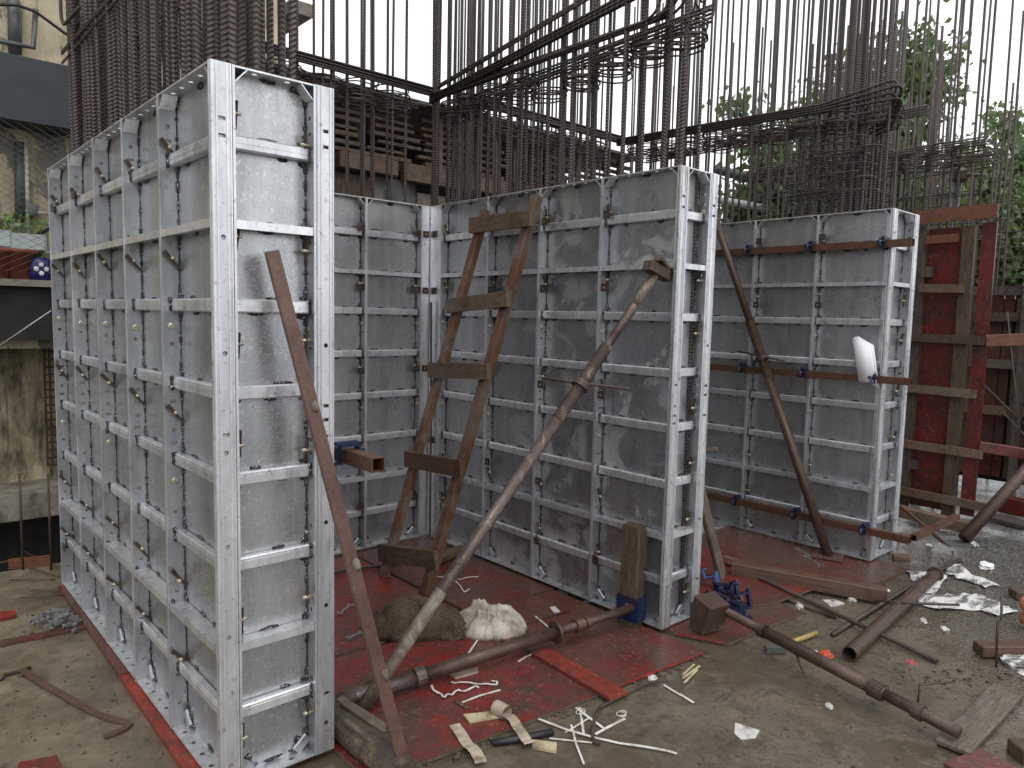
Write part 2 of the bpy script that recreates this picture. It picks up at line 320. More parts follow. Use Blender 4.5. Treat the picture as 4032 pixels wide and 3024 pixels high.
# ------------------------------------------------------------------ mesh building
class MB:
    def __init__(s): s.v = []; s.f = []
    def quad(s, *p):
        i = len(s.v); s.v += [Vector(x) for x in p]; s.f.append(tuple(range(i, i + len(p))))
    def box(s, c, d, rot=None, taper=1.0, ch=0.0):
        """box centred at c with full sizes d; rot = 3x3; ch = chamfer of the vertical-edge ring"""
        c = Vector(c); h = Vector(d) / 2; i = len(s.v)
        pts = []
        for z in (-1, 1):
            k = taper if z > 0 else 1
            if ch <= 0:
                pts += [Vector((x * h.x * k, y * h.y * k, z * h.z)) for x, y in ((-1, -1), (1, -1), (1, 1), (-1, 1))]
            else:
                for x, y in ((-1, -1), (1, -1), (1, 1), (-1, 1)):
                    a = Vector(((h.x - ch) * x, h.y * y, z * h.z)); b = Vector((h.x * x, (h.y - ch) * y, z * h.z))
                    pts += ([b, a] if x * y > 0 else [a, b])
        if rot is not None: pts = [rot @ p for p in pts]
        s.v += [c + p for p in pts]; m = len(pts) // 2
        s.f.append(tuple(i + k for k in reversed(range(m)))); s.f.append(tuple(i + m + k for k in range(m)))
        for k in range(m):
            j = (k + 1) % m; s.f.append((i + k, i + j, i + m + j, i + m + k))
        return s
    def bar(s, a, b, wd, th, up=(0, 0, 1), ch=0.0):
        """rectangular bar from a to b; wd across, th along 'up'"""
        a, b = Vector(a), Vector(b); d = b - a; L = d.length; z = d.normalized()
        u = Vector(up); x = u.cross(z)
        if x.length < 1e-5: x = Vector((1, 0, 0)).cross(z)
        x.normalize(); y = z.cross(x)
        rot = Matrix((x, y, z)).transposed()
        return s.box((a + b) / 2, (wd, th, L), rot, ch=ch)
    def tube(s, path, r, n=8, caps=True, closed=False):
        path = [Vector(p) for p in path]; N = len(path)
        rr = r if isinstance(r, (list, tuple)) else [r] * N
        i0 = len(s.v); ref = None
        for k in range(N):
            a = path[k - 1] if (k > 0 or closed) else path[k]; b = path[(k + 1) % N] if (k < N - 1 or closed) else path[k]
            t = (b - a)
            t = t.normalized() if t.length > 1e-9 else Vector((0, 0, 1))
            if ref is None:
                ref = t.orthogonal().normalized()
            ref = (ref - t * ref.dot(t))
            ref = ref.normalized() if ref.length > 1e-6 else t.orthogonal().normalized()
            u = t.cross(ref)
            for j in range(n):
                an = 2 * PI * j / n
                s.v.append(path[k] + (ref * math.cos(an) + u * math.sin(an)) * rr[k])
        for k in range(N if closed else N - 1):
            k2 = (k + 1) % N
            for j in range(n):
                j2 = (j + 1) % n
                s.f.append((i0 + k * n + j, i0 + k * n + j2, i0 + k2 * n + j2, i0 + k2 * n + j))
        if caps and not closed:
            s.f.append(tuple(i0 + j for j in reversed(range(n)))); s.f.append(tuple(i0 + (N - 1) * n + j for j in range(n)))
        return s
    def blob(s, c, d, n=6, rot=None, jit=0):
        c = Vector(c); i = len(s.v); pts = [Vector((0, 0, -1))]
        rings = ((-.6, .8), (.5, .86))
        for z, r in rings:
            for j in range(n): pts.append(Vector((r * math.cos(2 * PI * j / n), r * math.sin(2 * PI * j / n), z)))
        pts.append(Vector((0, 0, 1)))
        out = []
        for p in pts:
            p = Vector((p.x * d[0] / 2, p.y * d[1] / 2, p.z * d[2] / 2))
            if jit: p *= 1 + R_(-jit, jit)
            out.append(c + (rot @ p if rot is not None else p))
        s.v += out
        for j in range(n):
            j2 = (j + 1) % n
            s.f.append((i, i + 1 + j2, i + 1 + j)); s.f.append((i + 1 + j, i + 1 + j2, i + 1 + n + j2, i + 1 + n + j))
            s.f.append((i + 1 + n + j, i + 1 + n + j2, i + 1 + 2 * n))
        return s
    def ribbon(s, pts, wd, th=.0012, up=(0, 0, 1)):
        pts = [Vector(p) for p in pts]; up = Vector(up); i = len(s.v); N = len(pts)
        for k, p in enumerate(pts):
            t = (pts[min(k + 1, N - 1)] - pts[max(k - 1, 0)]).normalized()
            x = t.cross(up); x = x.normalized() * wd / 2 if x.length > 1e-5 else Vector((wd / 2, 0, 0))
            y = x.cross(t).normalized() * th
            s.v += [p - x, p + x, p + x + y, p - x + y]
        for k in range(N - 1):
            a = i + 4 * k; b = a + 4
            for q in range(4):
                q2 = (q + 1) % 4; s.f.append((a + q, a + q2, b + q2, b + q))
        s.f.append((i, i + 3, i + 2, i + 1)); e = i + 4 * (N - 1); s.f.append((e, e + 1, e + 2, e + 3))
        return s
    def plate(s, poly, z0, z1):
        """prism over a polygon in XY"""
        i = len(s.v); m = len(poly)
        s.v += [Vector((p[0], p[1], z0)) for p in poly] + [Vector((p[0], p[1], z1)) for p in poly]
        s.f.append(tuple(i + k for k in reversed(range(m)))); s.f.append(tuple(i + m + k for k in range(m)))
        for k in range(m):
            j = (k + 1) % m; s.f.append((i + k, i + j, i + m + j, i + m + k))
        return s
    def holed(s, L, W, t, holes, fn):
        """plate of length L (b), width W (a), thickness t (c) with holes (b, a, kind, hb, ha); fn maps (a, b, c) to a point"""
        hs = sorted(holes); segs = []; b = 0.0; loops = []
        for hb_c, ha_c, kind, hb, ha in hs:
            b0, b1 = hb_c - hb, hb_c + hb
            if b0 <= b + 1e-4 or b1 >= L - 1e-4: continue
            segs.append([(0, b), (W, b), (W, b0), (0, b0)])
            if kind == 'r':
                segs.append([(0, b0), (ha_c - ha, b0), (ha_c - ha, b1), (0, b1)]); segs.append([(ha_c + ha, b0), (W, b0), (W, b1), (ha_c + ha, b1)])
                loops.append([(ha_c - ha, b0), (ha_c + ha, b0), (ha_c + ha, b1), (ha_c - ha, b1)])
            else:
                K = 10; circ = [(ha_c + ha * math.cos(-PI / 2 + 2 * PI * k / K), hb_c + hb * math.sin(-PI / 2 + 2 * PI * k / K)) for k in range(K)]
                h2 = K // 2
                segs.append([(ha_c, b0), (W, b0), (W, b1), (ha_c, b1)][:1] + [(W, b0), (W, b1)] + [circ[k] for k in range(h2, 0, -1)])
                segs.append([(0, b0)] + [circ[0]] + [circ[K - k] for k in range(1, h2 + 1)] + [(0, b1)])
                loops.append(circ)
            b = b1
        segs.append([(0, b), (W, b), (W, L), (0, L)])
        for sg in segs:
            i = len(s.v); m = len(sg)
            s.v += [fn(a, bb, 0) for a, bb in sg]; s.f.append(tuple(i + k for k in reversed(range(m))))
            i = len(s.v); s.v += [fn(a, bb, t) for a, bb in sg]; s.f.append(tuple(range(i, i + m)))
        for lp in loops + [[(0, 0), (0, L), (W, L), (W, 0)]]:
            m = len(lp); i = len(s.v)
            s.v += [fn(a, bb, 0) for a, bb in lp] + [fn(a, bb, t) for a, bb in lp]
            for k in range(m):
                j = (k + 1) % m; s.f.append((i + k, i + m + k, i + m + j, i + j))
        return s
    def mesh(s, name, mat, smooth=False):
        me = bpy.data.meshes.new(name); me.from_pydata([tuple(v) for v in s.v], [], s.f)
        if mat: me.materials.append(MATS[mat])
        if smooth:
            me.polygons.foreach_set('use_smooth', [True] * len(me.polygons))
        me.validate(); me.update(); return me
    def obj(s, name, mat, parent=None, smooth=False):
        return ob(name, s.mesh(name, mat, smooth), parent)
def ob(name, me, parent=None, loc=None, rot=None):
    o = bpy.data.objects.new(name, me); COL.objects.link(o)
    if parent: o.parent = parent
    if loc is not None: o.location = loc
    if rot is not None: o.rotation_euler = rot
    return o
def tag(o, label=None, cat=None, group=None, kind=None):
    if label: o['label'] = label
    if cat: o['category'] = cat
    if group: o['group'] = group
    if kind: o['kind'] = kind
    return o
def thing(name, label, cat, loc=(0, 0, 0), rz=0, group=None):
    o = ob(name, None, None, loc, (0, 0, rz)); o.empty_display_size = .1
    return tag(o, label, cat, group)
def recenter(o, to=None):
    """move a mesh object's origin to its base centre"""
    me = o.data; co = [v.co.copy() for v in me.vertices]
    c = sum(co, Vector()) / len(co); c.z = min(p.z for p in co)
    if to is not None: c = Vector(to)
    me.transform(Matrix.Translation(-c)); o.location = o.location + c
    return o
def rotm(z, n_):
    return Matrix.Rotation(z, 3, n_)
def align(d, twist=0.0):
    """3x3 matrix that carries +Z onto d"""
    return (Vector(d).normalized().to_track_quat('Z', 'Y').to_matrix() @ Matrix.Rotation(twist, 3, 'Z'))
ORD = ['first', 'second', 'third', 'fourth', 'fifth', 'sixth', 'seventh', 'eighth', 'ninth', 'tenth']

# ------------------------------------------------------------------ the setting
def structure(o): return tag(o, kind='structure')
b = MB(); b.plate([(-400, -400), (600, -400), (600, 800), (-400, 800)], -4.2, -4.0)
structure(b.obj('ground', 'grey_concrete'))
# the wet slab everything stands on; its back edge drops away on the left
b = MB(); b.plate([(-14, -16), (26, -16), (26, 4.6), (1.4, 4.2), (.35, 3.02), (-.25, 3.05), (-14, 3.3)], -.32, 0.0)
structure(b.obj('concrete_slab', 'wet_slab'))

# ------------------------------------------------------------------ aluminium formwork
H = 2.40; ZB = 0.03; DEP = 0.065
RIBS = [(2.17, 't'), (1.91, 'f'), (1.645, 't'), (1.355, 't'), (1.065, 't'), (.77, 't'), (.497, 'f'), (.245, 't')]
CIRC = [2.29, 1.87, 1.50, 1.175, .86, .55, .10]
SLOT = [2.238, 2.185, 1.285, 1.235, 1.125, 1.085, .285, .215]
HOLES = [(z, .034, 'c', .0085, .0085) for z in CIRC] + [(z, .034, 'r', .006, .011) for z in SLOT]
CACHE = {}
def cached(key, fn):
    if key not in CACHE: CACHE[key] = fn()
    return CACHE[key]
def mk_rail(x0, flip):
    b = MB()
    b.holed(H, DEP, .007, HOLES, lambda a, z, c: Vector((x0 + c, a, z)))
    # lip along the free edge
    return b.mesh('side_rail', 'aluminium_web')
def mk_lip(x0):
    b = MB(); b.box((x0 + .0035, DEP + .0012, H / 2), (.0085, .0024, H - .002)); return b.mesh('rail_lip', 'aluminium_rail')
def mk_cross(w, z0):
    b = MB(); k = max(2, int((w - .05) / .085)); hs = [((i + .7) * (w - .016) / (k + .4), .034, 'c', .0095, .0095) for i in range(k)]
    b.holed(w - .018, DEP - .001, .006, hs, lambda a, l, c: Vector((.009 + l, a, z0 + c)))
    return b.mesh('cross_rail', 'aluminium_rail')
def mk_rib(w, kind):
    b = MB()
    if kind == 't':
        b.bar((.0085, .019, 0), (w - .0085, .019, 0), .046, .031, up=(0, 1, 0), ch=.005)
        b.bar((.009, .0352, .004), (w - .009, .0352, .004), .012, .0015, up=(0, 1, 0))
    else:
        b.bar((.0085, .031, 0), (w - .0085, .031, 0), .018, .056, up=(0, 1, 0), ch=.003)
        b.bar((.009, .0605, -.004), (w - .009, .0605, -.004), .028, .005, up=(0, 1, 0))
    return b.mesh('rib', 'aluminium_rail')
def mk_welds(w):
    b = MB()
    def seam(x, z, dx, dz, y=.004, dy=.008):
        if z < .01 or z > H - .01: return
        b.blob((x, y, z), (dx, dy, dz), 6, None, .28)
    for x, sx in ((.0105, 1), (w - .0105, -1)):
        b.box((x - sx * .001, .003, H / 2), (.0042, .004, H - .03))
        z = .04
        while z < H - .05:
            L = R_(.012, .06); seam(x + sx * R_(0, .003), z + L / 2, R_(.008, .016), L, .004, .011); z += L + R_(.015, .09)
        for zr, k in RIBS:
            hh = .026 if k == 't' else .012
            for q in (-1, 1):
                seam(x + sx * .006, zr + q * (hh + .006), R_(.03, .065), R_(.014, .030)); seam(x, zr + q * (hh + .02), .019, R_(.03, .07), .004, .012)
                if random.random() < .7: b.blob((x + sx * .002, .038 if k == 't' else .05, zr + q * hh * .7), (.008, R_(.012, .022), R_(.012, .03)), 5, None, .25)
            if k == 't': b.blob((x - sx * .001, .036, zr), (.013, .018, R_(.045, .06)), 5, None, .2)
    for zr, k in RIBS:
        hh = .024 if k == 't' else .010
        for q in (-1, 1):
            for t in ([R_(.3, .7)] if w < .35 else [R_(.2, .42), R_(.58, .85)]):
                seam(w * t, zr + q * (hh + .003), R_(.035, .085), R_(.010, .022))
    for x, q in ((.034, 1), (w - .034, -1)): seam(x + q * .018, .050, .03, .04); seam(x - q * .012, .072, .014, .03); seam(x + q * .034, .016, .04, .016)
    for x in (.03, w - .03, w / 2): seam(x, H - .012, R_(.04, .08), R_(.012, .03)); seam(x, .014, R_(.04, .08), R_(.012, .02))
    return b.mesh('weld_seam', 'weld_soot', True)
def mk_gusset(w, top, side):
    b = MB(); sx = 1 if side == 0 else -1; x0 = .009 if side == 0 else w - .009
    if top: b.bar((x0, .036, H - .052), (x0 + sx * .042, .036, H - .0065), .052, .004, up=(1, 0, 0) if side else (-1, 0, 0))
    else: b.bar((x0 + sx * .002, .0105, .054), (x0 + sx * .05, .0105, .012), .040, .013, up=(0, 1, 0), ch=.004)
    return b.mesh('gusset', 'aluminium_rail' if top else 'aluminium_web')
def mk_pin():
    b = MB(); b.tube([(-.030, 0, 0), (-.026, 0, 0), (.012, 0, 0)], [.006, .0078, .0078], 8); b.blob((-.031, 0, 0), (.007, .012, .012), 6)
    return b.mesh('wedge_pin', 'pin_zinc', True)
def mk_wedge():
    b = MB(); i = 0
    b.plate([(-.0022, -.007), (.0022, -.007), (.0022, .007), (-.0022, .007)], -.055, -.054)
    b.v = []; b.f = []
    for z, h in ((-.046, .0032), (.044, .0082)):
        b.v += [Vector((x, y * h, z)) for x, y in ((-.0025, -1), (.0025, -1), (.0025, 1), (-.0025, 1))]
    b.f = [(3, 2, 1, 0), (4, 5, 6, 7), (0, 1, 5, 4), (1, 2, 6, 5), (2, 3, 7, 6), (3, 0, 4, 7)]
    return b.mesh('wedge', 'rust_dark')
def mk_bolt():
    b = MB(); b.tube([(0, 0, 0), (-.008, 0, 0), (-.010, 0, 0)], [.0125, .0125, .009], 10); return b.mesh('bolt_head', 'pin_zinc')
def mk_tie():
    b = MB(); b.holed(.050, .045, .004, [(.025, .022, 'c', .008, .008)], lambda a, l, c: Vector((-l, c, a - .022))); return b.mesh('tie_plate', 'rust_dark')
def panel(label, origin, rz, wd, pins, group, ties=(), tilt=.62, plain=False, sheet='aluminium_sheet'):
    t = thing('formwork_panel', label, 'formwork panel', origin, rz, group)
    key = round(wd, 3)
    def plate():
        b = MB(); b.box((wd / 2, 0, H / 2), (wd - .002, .004, H - .002)); return b.mesh('face_sheet', sheet)
    ob('face_sheet', cached(('p', key, sheet), plate), t)
    sr = ob('side_rail', cached(('r0',), lambda: mk_rail(0.0005, False)), t); ob('rail_lip', cached('l0', lambda: mk_lip(.0012)), sr)
    sr = ob('side_rail', cached(('r1',), lambda: mk_rail(-.0075, True)), t, (wd, 0, 0)); ob('rail_lip', cached('l1', lambda: mk_lip(-.0082)), sr)
    ob('cross_rail', cached(('c1', key), lambda: mk_cross(wd, H - .0065)), t); ob('cross_rail', cached(('c0', key), lambda: mk_cross(wd, .0005)), t)
    for z, k in RIBS: ob('rib', cached(('rib', key, k), lambda k=k: mk_rib(wd, k)), t, (0, 0, z))
    if plain: return t
    for tp in (True, False):
        for sd_ in (0, 1): ob('gusset', cached(('g', key, tp, sd_), lambda: mk_gusset(wd, tp, sd_)), t)
    tag(ob('weld_seam', mk_welds(wd), t), kind='stuff')
    for side, z, kind in pins:          # side 0: on the rail at x = 0 pointing +x, 1: on the rail at x = wd pointing -x
        x = wd - .0075 if side else .0078
        y = .034 + R_(-.003, .003)
        if kind == 'w':
            p = ob('wedge_pin', cached('pin', mk_pin), t, (x, y, z), (0, 0, 0 if side else PI))
            ob('wedge', cached('wedge', mk_wedge), p, (-.017, 0, R_(-.01, .012)), ((tilt + R_(-.12, .12)) * (-1 if side else 1), 0, R_(-.15, .15)))
        else:
            ob('bolt_head', cached('bolt', mk_bolt), t, (x, y, z), (0, 0, 0 if side else PI))
    for side, z in ties:
        ob('tie_plate', cached('tie', mk_tie), t, ((wd - .001) if side else .052, DEP - .012, z), (R_(-.1, .1), R_(-.05, .05), 0))
    return t
PW = [(1, 2.22, 'w'), (1, 1.83, 'w'), (1, 1.56, 'b'), (1, 1.26, 'w'), (1, .98, 'b'), (1, .60, 'w'), (1, .30, 'w')]
def side_wall(prefix, x0, ys, group, labels, tieset, tilt=.62):
    for i in range(len(ys) - 1):
        wd = ys[i + 1] - ys[i]
        pins = [(s, z + R_(-.02, .02), k) for s, z, k in PW if not (i % 2 and k == 'b' and random.random() < .4)]
        panel(labels[i], (x0 + DEP, ys[i], ZB), PI / 2, wd, pins, group, tieset[i], tilt, False, 'aluminium_oxidised' if prefix == 'B' and i < 3 else 'aluminium_sheet')
def post(label, x0, y0, wd, seed):
    t = thing('corner_post', label, 'formwork post', (x0, y0, ZB))
    b = MB(); rs = random.Random(seed); dz = rs.uniform(-.015, .015)
    hs = [(z + dz, .034, k, hb, ha) for z, a, k, hb, ha in HOLES if rs.random() < .62]
    b.holed(H, wd, .006, hs, lambda a, z, c: Vector((a, c - .0005, z)) if True else None)
    # flip so that the outer face looks towards -Y
    b.obj('front_flange', 'aluminium_rail', t)
    b = MB()
    for a in (.004, .017, wd - .016, wd - .004): b.box((a, -.0022, H / 2), (.0035, .003, H - .006))
    b.obj('ridge', 'aluminium_rail', t)
    b = MB(); b.box((wd - .003, .034, H / 2), (.005, .056, H - .004)); b.obj('return_flange', 'aluminium_rail', t)
    return t
def wall_end(x0, y0, W, pw, name, beside, pins):
    post('slotted aluminium post at the left edge of the %s end face' % name, x0, y0, pw, hash(name) % 97 if False else len(name))
    post('slotted aluminium post at the right edge of the %s end face' % name, x0 + W - pw, y0, pw, len(name) + 5)
    wd = W - 2 * pw - .003
    panel('narrow aluminium end panel between two slotted posts on the %s' % name, (x0 + W - pw - .0015, y0 + DEP + .001, ZB), PI, wd, pins, 'end panels of the formwork walls', (), .16)
GA = 'aluminium formwork panels'
YA = [.0075, .523, 1.002, 1.486, 1.995, 2.515]
labA = ['large aluminium formwork panel of the left wall, next to its near corner post',
        'aluminium formwork panel of the left wall, second from its near corner post',
        'aluminium formwork panel of the left wall, third from its near corner post',
        'aluminium formwork panel of the left wall, fourth from its near corner post',
        'aluminium formwork panel of the left wall, farthest one beside the stained building']
side_wall('A', 0.0, YA, GA, labA, [(), (), (), ((1, 2.2), (1, 1.86), ), ((1, 2.18), (1, 1.30), (1, .66), (1, .22))], .66)
EP = [(0, 2.2, 'w'), (0, 1.84, 'w'), (0, 1.53, 'w'), (0, 1.14, 'w'), (0, .60, 'w'), (0, .16, 'w'), (1, 2.26, 'w'), (1, 1.87, 'w'), (1, 1.52, 'w'), (1, 1.18, 'w'), (1, .58, 'w'), (1, .15, 'w')]
wall_end(0.0, 0.0, .4214, .066, 'left formwork wall', '', EP)
for i, (y0, y1) in enumerate(((.07, .55), (.55, 1.03), (1.03, 1.51), (1.51, 1.995))):       # inner side of the left wall
    panel('aluminium formwork panel on the bay side of the left wall, %s from its end' % ORD[i], (.4214 - DEP, y1, ZB), -PI / 2, y1 - y0, [], GA, (), .6, True)
# back wall between left and middle wall
XK = [.43, .835, 1.29, 1.7356, 2.1886]
labK = ['aluminium panel of the back wall hidden behind the left wall end', 'aluminium panel of the back wall just right of the left wall end',
        'aluminium panel of the back wall behind the square tube, left of the blank corner', 'aluminium panel of the back wall directly left of the inner corner post']
for i in range(4):
    wd = XK[i + 1] - XK[i]
    panel(labK[i], (XK[i + 1], 2.0 + DEP, ZB), PI, wd, [(0, z, k) for s, z, k in PW], GA, ((0, 2.2), (0, 1.80), (0, 1.24), (0, .30)), .2)
c = thing('inner_corner_post', 'plain aluminium inner corner post where back and middle formwork walls meet', 'formwork post', (2.19, 2.0, ZB))
b = MB(); b.box((.055, .012, H / 2), (.108, .006, H)); b.obj('back_flange', 'aluminium_rail', c)
b = MB(); b.box((.0735, -.064, H / 2), (.006, .128, H)); b.obj('side_flange', 'aluminium_rail', c)
for z in (2.2, 1.80, 1.24, .72):
    ob('tie_plate', cached('tie', mk_tie), c, (.062, .006, z)); ob('tie_plate', CACHE['tie'], c, (.068, -.03, z), (0, 0, PI / 2))
# middle wall
YB = [-.1325, .3731, .8629, 1.3505, 1.8669]
labB = ['aluminium panel of the middle wall, nearest one behind the timber post', 'aluminium panel of the middle wall crossed by the long steel prop',
        'aluminium panel of the middle wall right behind the ladder top', 'aluminium panel of the middle wall, farthest one beside the inner corner']
side_wall('B', 2.2514, YB, GA, labB, [((1, 2.2), (1, 1.80), (1, 1.2), (1, .25)), ((1, 2.2), (1, 1.80), (1, 1.22), (1, .62), (1, .24)), ((1, 2.2), (1, 1.8), (1, .66)), ()], .2)
EPB = [(0, 2.2, 'b'), (0, 1.84, 'w'), (0, 1.56, 'w'), (0, 1.16, 'w'), (0, .86, 'w'), (0, .55, 'w'), (0, .14, 'w')]
wall_end(2.2514, -.1399, .3333, .062, 'middle formwork wall', '', EPB)
for i, (y0, y1) in enumerate(((-.07, .42), (.42, .91), (.91, 1.40), (1.40, 1.89))):
    panel('aluminium formwork panel on the far side of the middle wall, %s from its end' % ORD[i], (2.5847 - DEP, y1, ZB), -PI / 2, y1 - y0, [], GA, (), .6, True)
# second back wall
XK2 = [2.60, 3.03, 3.46, 3.89, 4.30]
for i in range(4):
    wd = XK2[i + 1] - XK2[i]
    panel('aluminium panel at the back of the right bay, %s from the middle wall' % ORD[i], (XK2[i + 1], 2.0 + DEP, ZB), PI, wd, [], GA, (), .2, True)
# right wall
YC = [-.358, .1419, .6315, 1.12, 1.60, 2.0]
labC = ['aluminium panel of the right wall, nearest one holding the rolled paper', 'aluminium panel of the right wall crossed by the dark steel prop',
        'aluminium panel of the right wall, half hidden by the middle wall end', 'aluminium panel of the right wall, fourth from its end, hidden by the middle wall',
        'aluminium panel of the right wall, farthest one, hidden by the middle wall']
side_wall('C', 4.3071, YC, GA, labC, [((1, 2.24), (1, 1.76)), ((1, 2.24), (1, 1.76)), (), (), ()], .3)
wall_end(4.3071, -.3655, .4534, .066, 'right formwork wall', '', [(0, 2.2, 'w'), (0, 1.8, 'w'), (0, 1.52, 'w'), (0, 1.16, 'w'), (0, .83, 'w'), (0, .55, 'b')])
for i, (y0, y1) in enumerate(((-.29, .19), (.19, .68), (.68, 1.17))):
    panel('aluminium formwork panel on the far side of the right wall, %s from its end' % ORD[i], (4.7605 - DEP, y1, ZB), -PI / 2, y1 - y0, [], GA, (), .6, True)

# ------------------------------------------------------------------ reinforcement cages
def bar_mesh(r, L):
    def f():
        b = MB(); b.tube([(0, 0, 0), (0, 0, L / 2), (0, 0, L)], r, 7); return b.mesh('bar', 'rebar_steel', True)
    return cached(('bar', round(r, 4), round(L, 2)), f)
def vbar(par, x, y, r, top, z0=.06, lean=.006):
    L = round((top - z0) * 2) / 2
    return ob('vertical_bar', bar_mesh(r, L), par, (x - par.location.x, y - par.location.y, top - L), (R_(-lean, lean), R_(-lean, lean), R_(0, 6)))
def lbar(par, a, b, r, name='long_bar'):
    a, b = Vector(a) - par.location, Vector(b) - par.location; d = b - a
    o = ob(name, None, par, a); o.data = None
    COL.objects.unlink(o); bpy.data.objects.remove(o)
    L = math.ceil(d.length * 10) / 10
    o = ob(name, bar_mesh(r, L), par, a); o.rotation_euler = align(d).to_euler(); return o
def tie_mesh(lx, ly, r, kind, tilt):
    def f():
        b = MB(); rr = .025
        if kind == 'd': pts = [(-lx / 2, 0), (-lx * .22, -ly / 2), (lx * .22, -ly / 2), (lx / 2, 0), (lx * .22, ly / 2), (-lx * .22, ly / 2)]
        else: pts = [(-lx / 2, -ly / 2), (lx / 2, -ly / 2), (lx / 2, ly / 2), (-lx / 2, ly / 2)]
        path = []
        n_ = len(pts)
        for k in range(n_):
            p = Vector((*pts[k], 0)); a = Vector((*pts[k - 1], 0)); c_ = Vector((*pts[(k + 1) % n_], 0))
            q = min(rr, (a - p).length * .3)
            path += [p + (a - p).normalized() * q, p + (c_ - p).normalized() * q]
        b.tube(path, r, 5, closed=True); return b.mesh('tie_stirrup', 'tie_steel', True)
    return cached(('tie', lx, ly, r, kind), f)
def ties(par, cx, cy, lx, ly, z0, k, along, kind='d', r=.0048, pitch=.022):
    z = z0
    for i in range(k):
        ob('tie_stirrup', tie_mesh(lx, ly, r, kind, 0), par, (cx - par.location.x + R_(-.012, .012), cy - par.location.y + R_(-.012, .012), z),
           (R_(-.07, .07), R_(-.07, .07), (0 if along == 'x' else PI / 2) + R_(-.06, .06)))
        z += R_(.6, 1.5) * pitch
# left wall cage
cg = thing('rebar_cage', 'dense cage of thick ribbed bars rising out of the left formwork wall', 'rebar cage', (.21, 1.25, .03))
y = .12
i = 0
while y < 2.46:
    thick = y < .62 or y > 2.2
    r = R_(.0125, .0138) if thick else R_(.0100, .0115)
    top = R_(4.5, 5.5)
    vbar(cg, .105 + R_(-.008, .008), y, round(r, 3), top)
    if random.random() < .25: vbar(cg, .105 + R_(.022, .03), y + R_(-.01, .02), .012, R_(4.4, 5.4))
    vbar(cg, .315 + R_(-.01, .01), y + R_(-.02, .02), round(r, 3), R_(4.5, 5.5))
    if thick and i % 2 == 0: vbar(cg, .21 + R_(-.015, .015), y + R_(-.02, .02), .0145, R_(4.5, 5.5))
    y += R_(.064, .088); i += 1
for yy in (.2, .42, .64, .9, 1.16, 1.42, 1.68, 1.94, 2.2, 2.4):
    ties(cg, .21, yy, .30, .25, 3.16 + (.22 if yy > 1.2 else .12), 7, 'y', 'r', .0055, .03)
for zz in (3.02, 3.45, 3.75, 4.05):
    for xx in (.085, .335):
        for q in range(3): lbar(cg, (xx, .1, zz + q * .02 + R_(-.01, .01)), (xx, 2.46, zz + q * .02 + R_(-.01, .03)), .006)
for k in range(6):       # bent hooks at the far end
    b = MB(); y0 = 2.36 + .03 * k; x = .06 + .05 * k
    pts = [(x - .21, y0 - 1.25, 4.4), (x - .21, y0 - 1.25, 3.22)] + [(x - .21 + .0, y0 - 1.25 - .09 * (1 - math.cos(a)), 3.22 - .09 * math.sin(a)) for a in (.4, .8, 1.2, 1.57)] + [(x - .21, y0 - 1.25 - .42, 3.12)]
    b.tube(pts, .0085, 6); b.obj('bent_hook_bar', 'tie_steel', cg, True)
# back wall cages
def wall_cage(label, y0, x0, x1, bundle_z, tie_z, step, rr, tops, ntie, bl=None):
    cg = thing('rebar_cage', label, 'rebar cage', ((x0 + x1) / 2, y0 + .13, .03))
    x = x0
    while x < x1:
        r = random.choice(rr)
        vbar(cg, x + R_(-.01, .01), y0 + .05, r, R_(*tops)); vbar(cg, x + R_(-.03, .03), y0 + .24, r, R_(*tops))
        if random.random() < .35: vbar(cg, x + .028, y0 + .055, .0095, R_(*tops))
        x += step * R_(.85, 1.15)
    for row in range(2):
        for q in range(4):
            zz = bundle_z + q * .017 + R_(-.003, .003)
            lbar(cg, (x0 - .15, y0 + .012 + row * .020, zz), (x1 + .12, y0 + .012 + row * .020, zz + R_(-.01, .012)), .0085)
    for q in range(4): lbar(cg, (x0 - .1, y0 + .275, bundle_z - .03 + q * .018), (x1 + .1, y0 + .275, bundle_z - .03 + q * .018), .0075)
    lbar(cg, (x0, y0 + .03, tie_z + .13), (x1, y0 + .03, tie_z + .10), .005)
    k = int((x1 - x0) / (step * 2.05))
    for i in range(k):
        ties(cg, x0 + (i + .5) * (x1 - x0) / k, y0 + .145, .30, .24, tie_z + R_(-.02, .02), ntie, 'x', 'd')
    return cg
wall_cage('rebar cage of the back wall, between the left bars and the inner corner', 2.10, .60, 2.22, 3.235, 3.055, .125, (.0088, .0102), (4.9, 5.8), 7)
wall_cage('rebar cage behind the middle wall bars, in front of the slatted timber deck', 2.10, 2.72, 4.30, 3.26, 3.06, .095, (.0078, .0086), (4.6, 5.3), 7)
# thick corner bars
cc = thing('corner_bar_bundle', 'bundle of extra thick ribbed bars standing above the inner formwork corner', 'rebar', (2.38, 2.18, .03))
for dx, dy in ((0, 0), (.032, .01), (.07, .06), (.12, -.02)): vbar(cc, 2.36 + dx, 2.12 + dy, .0145 if dx < .05 else .0105, R_(5.2, 5.8))
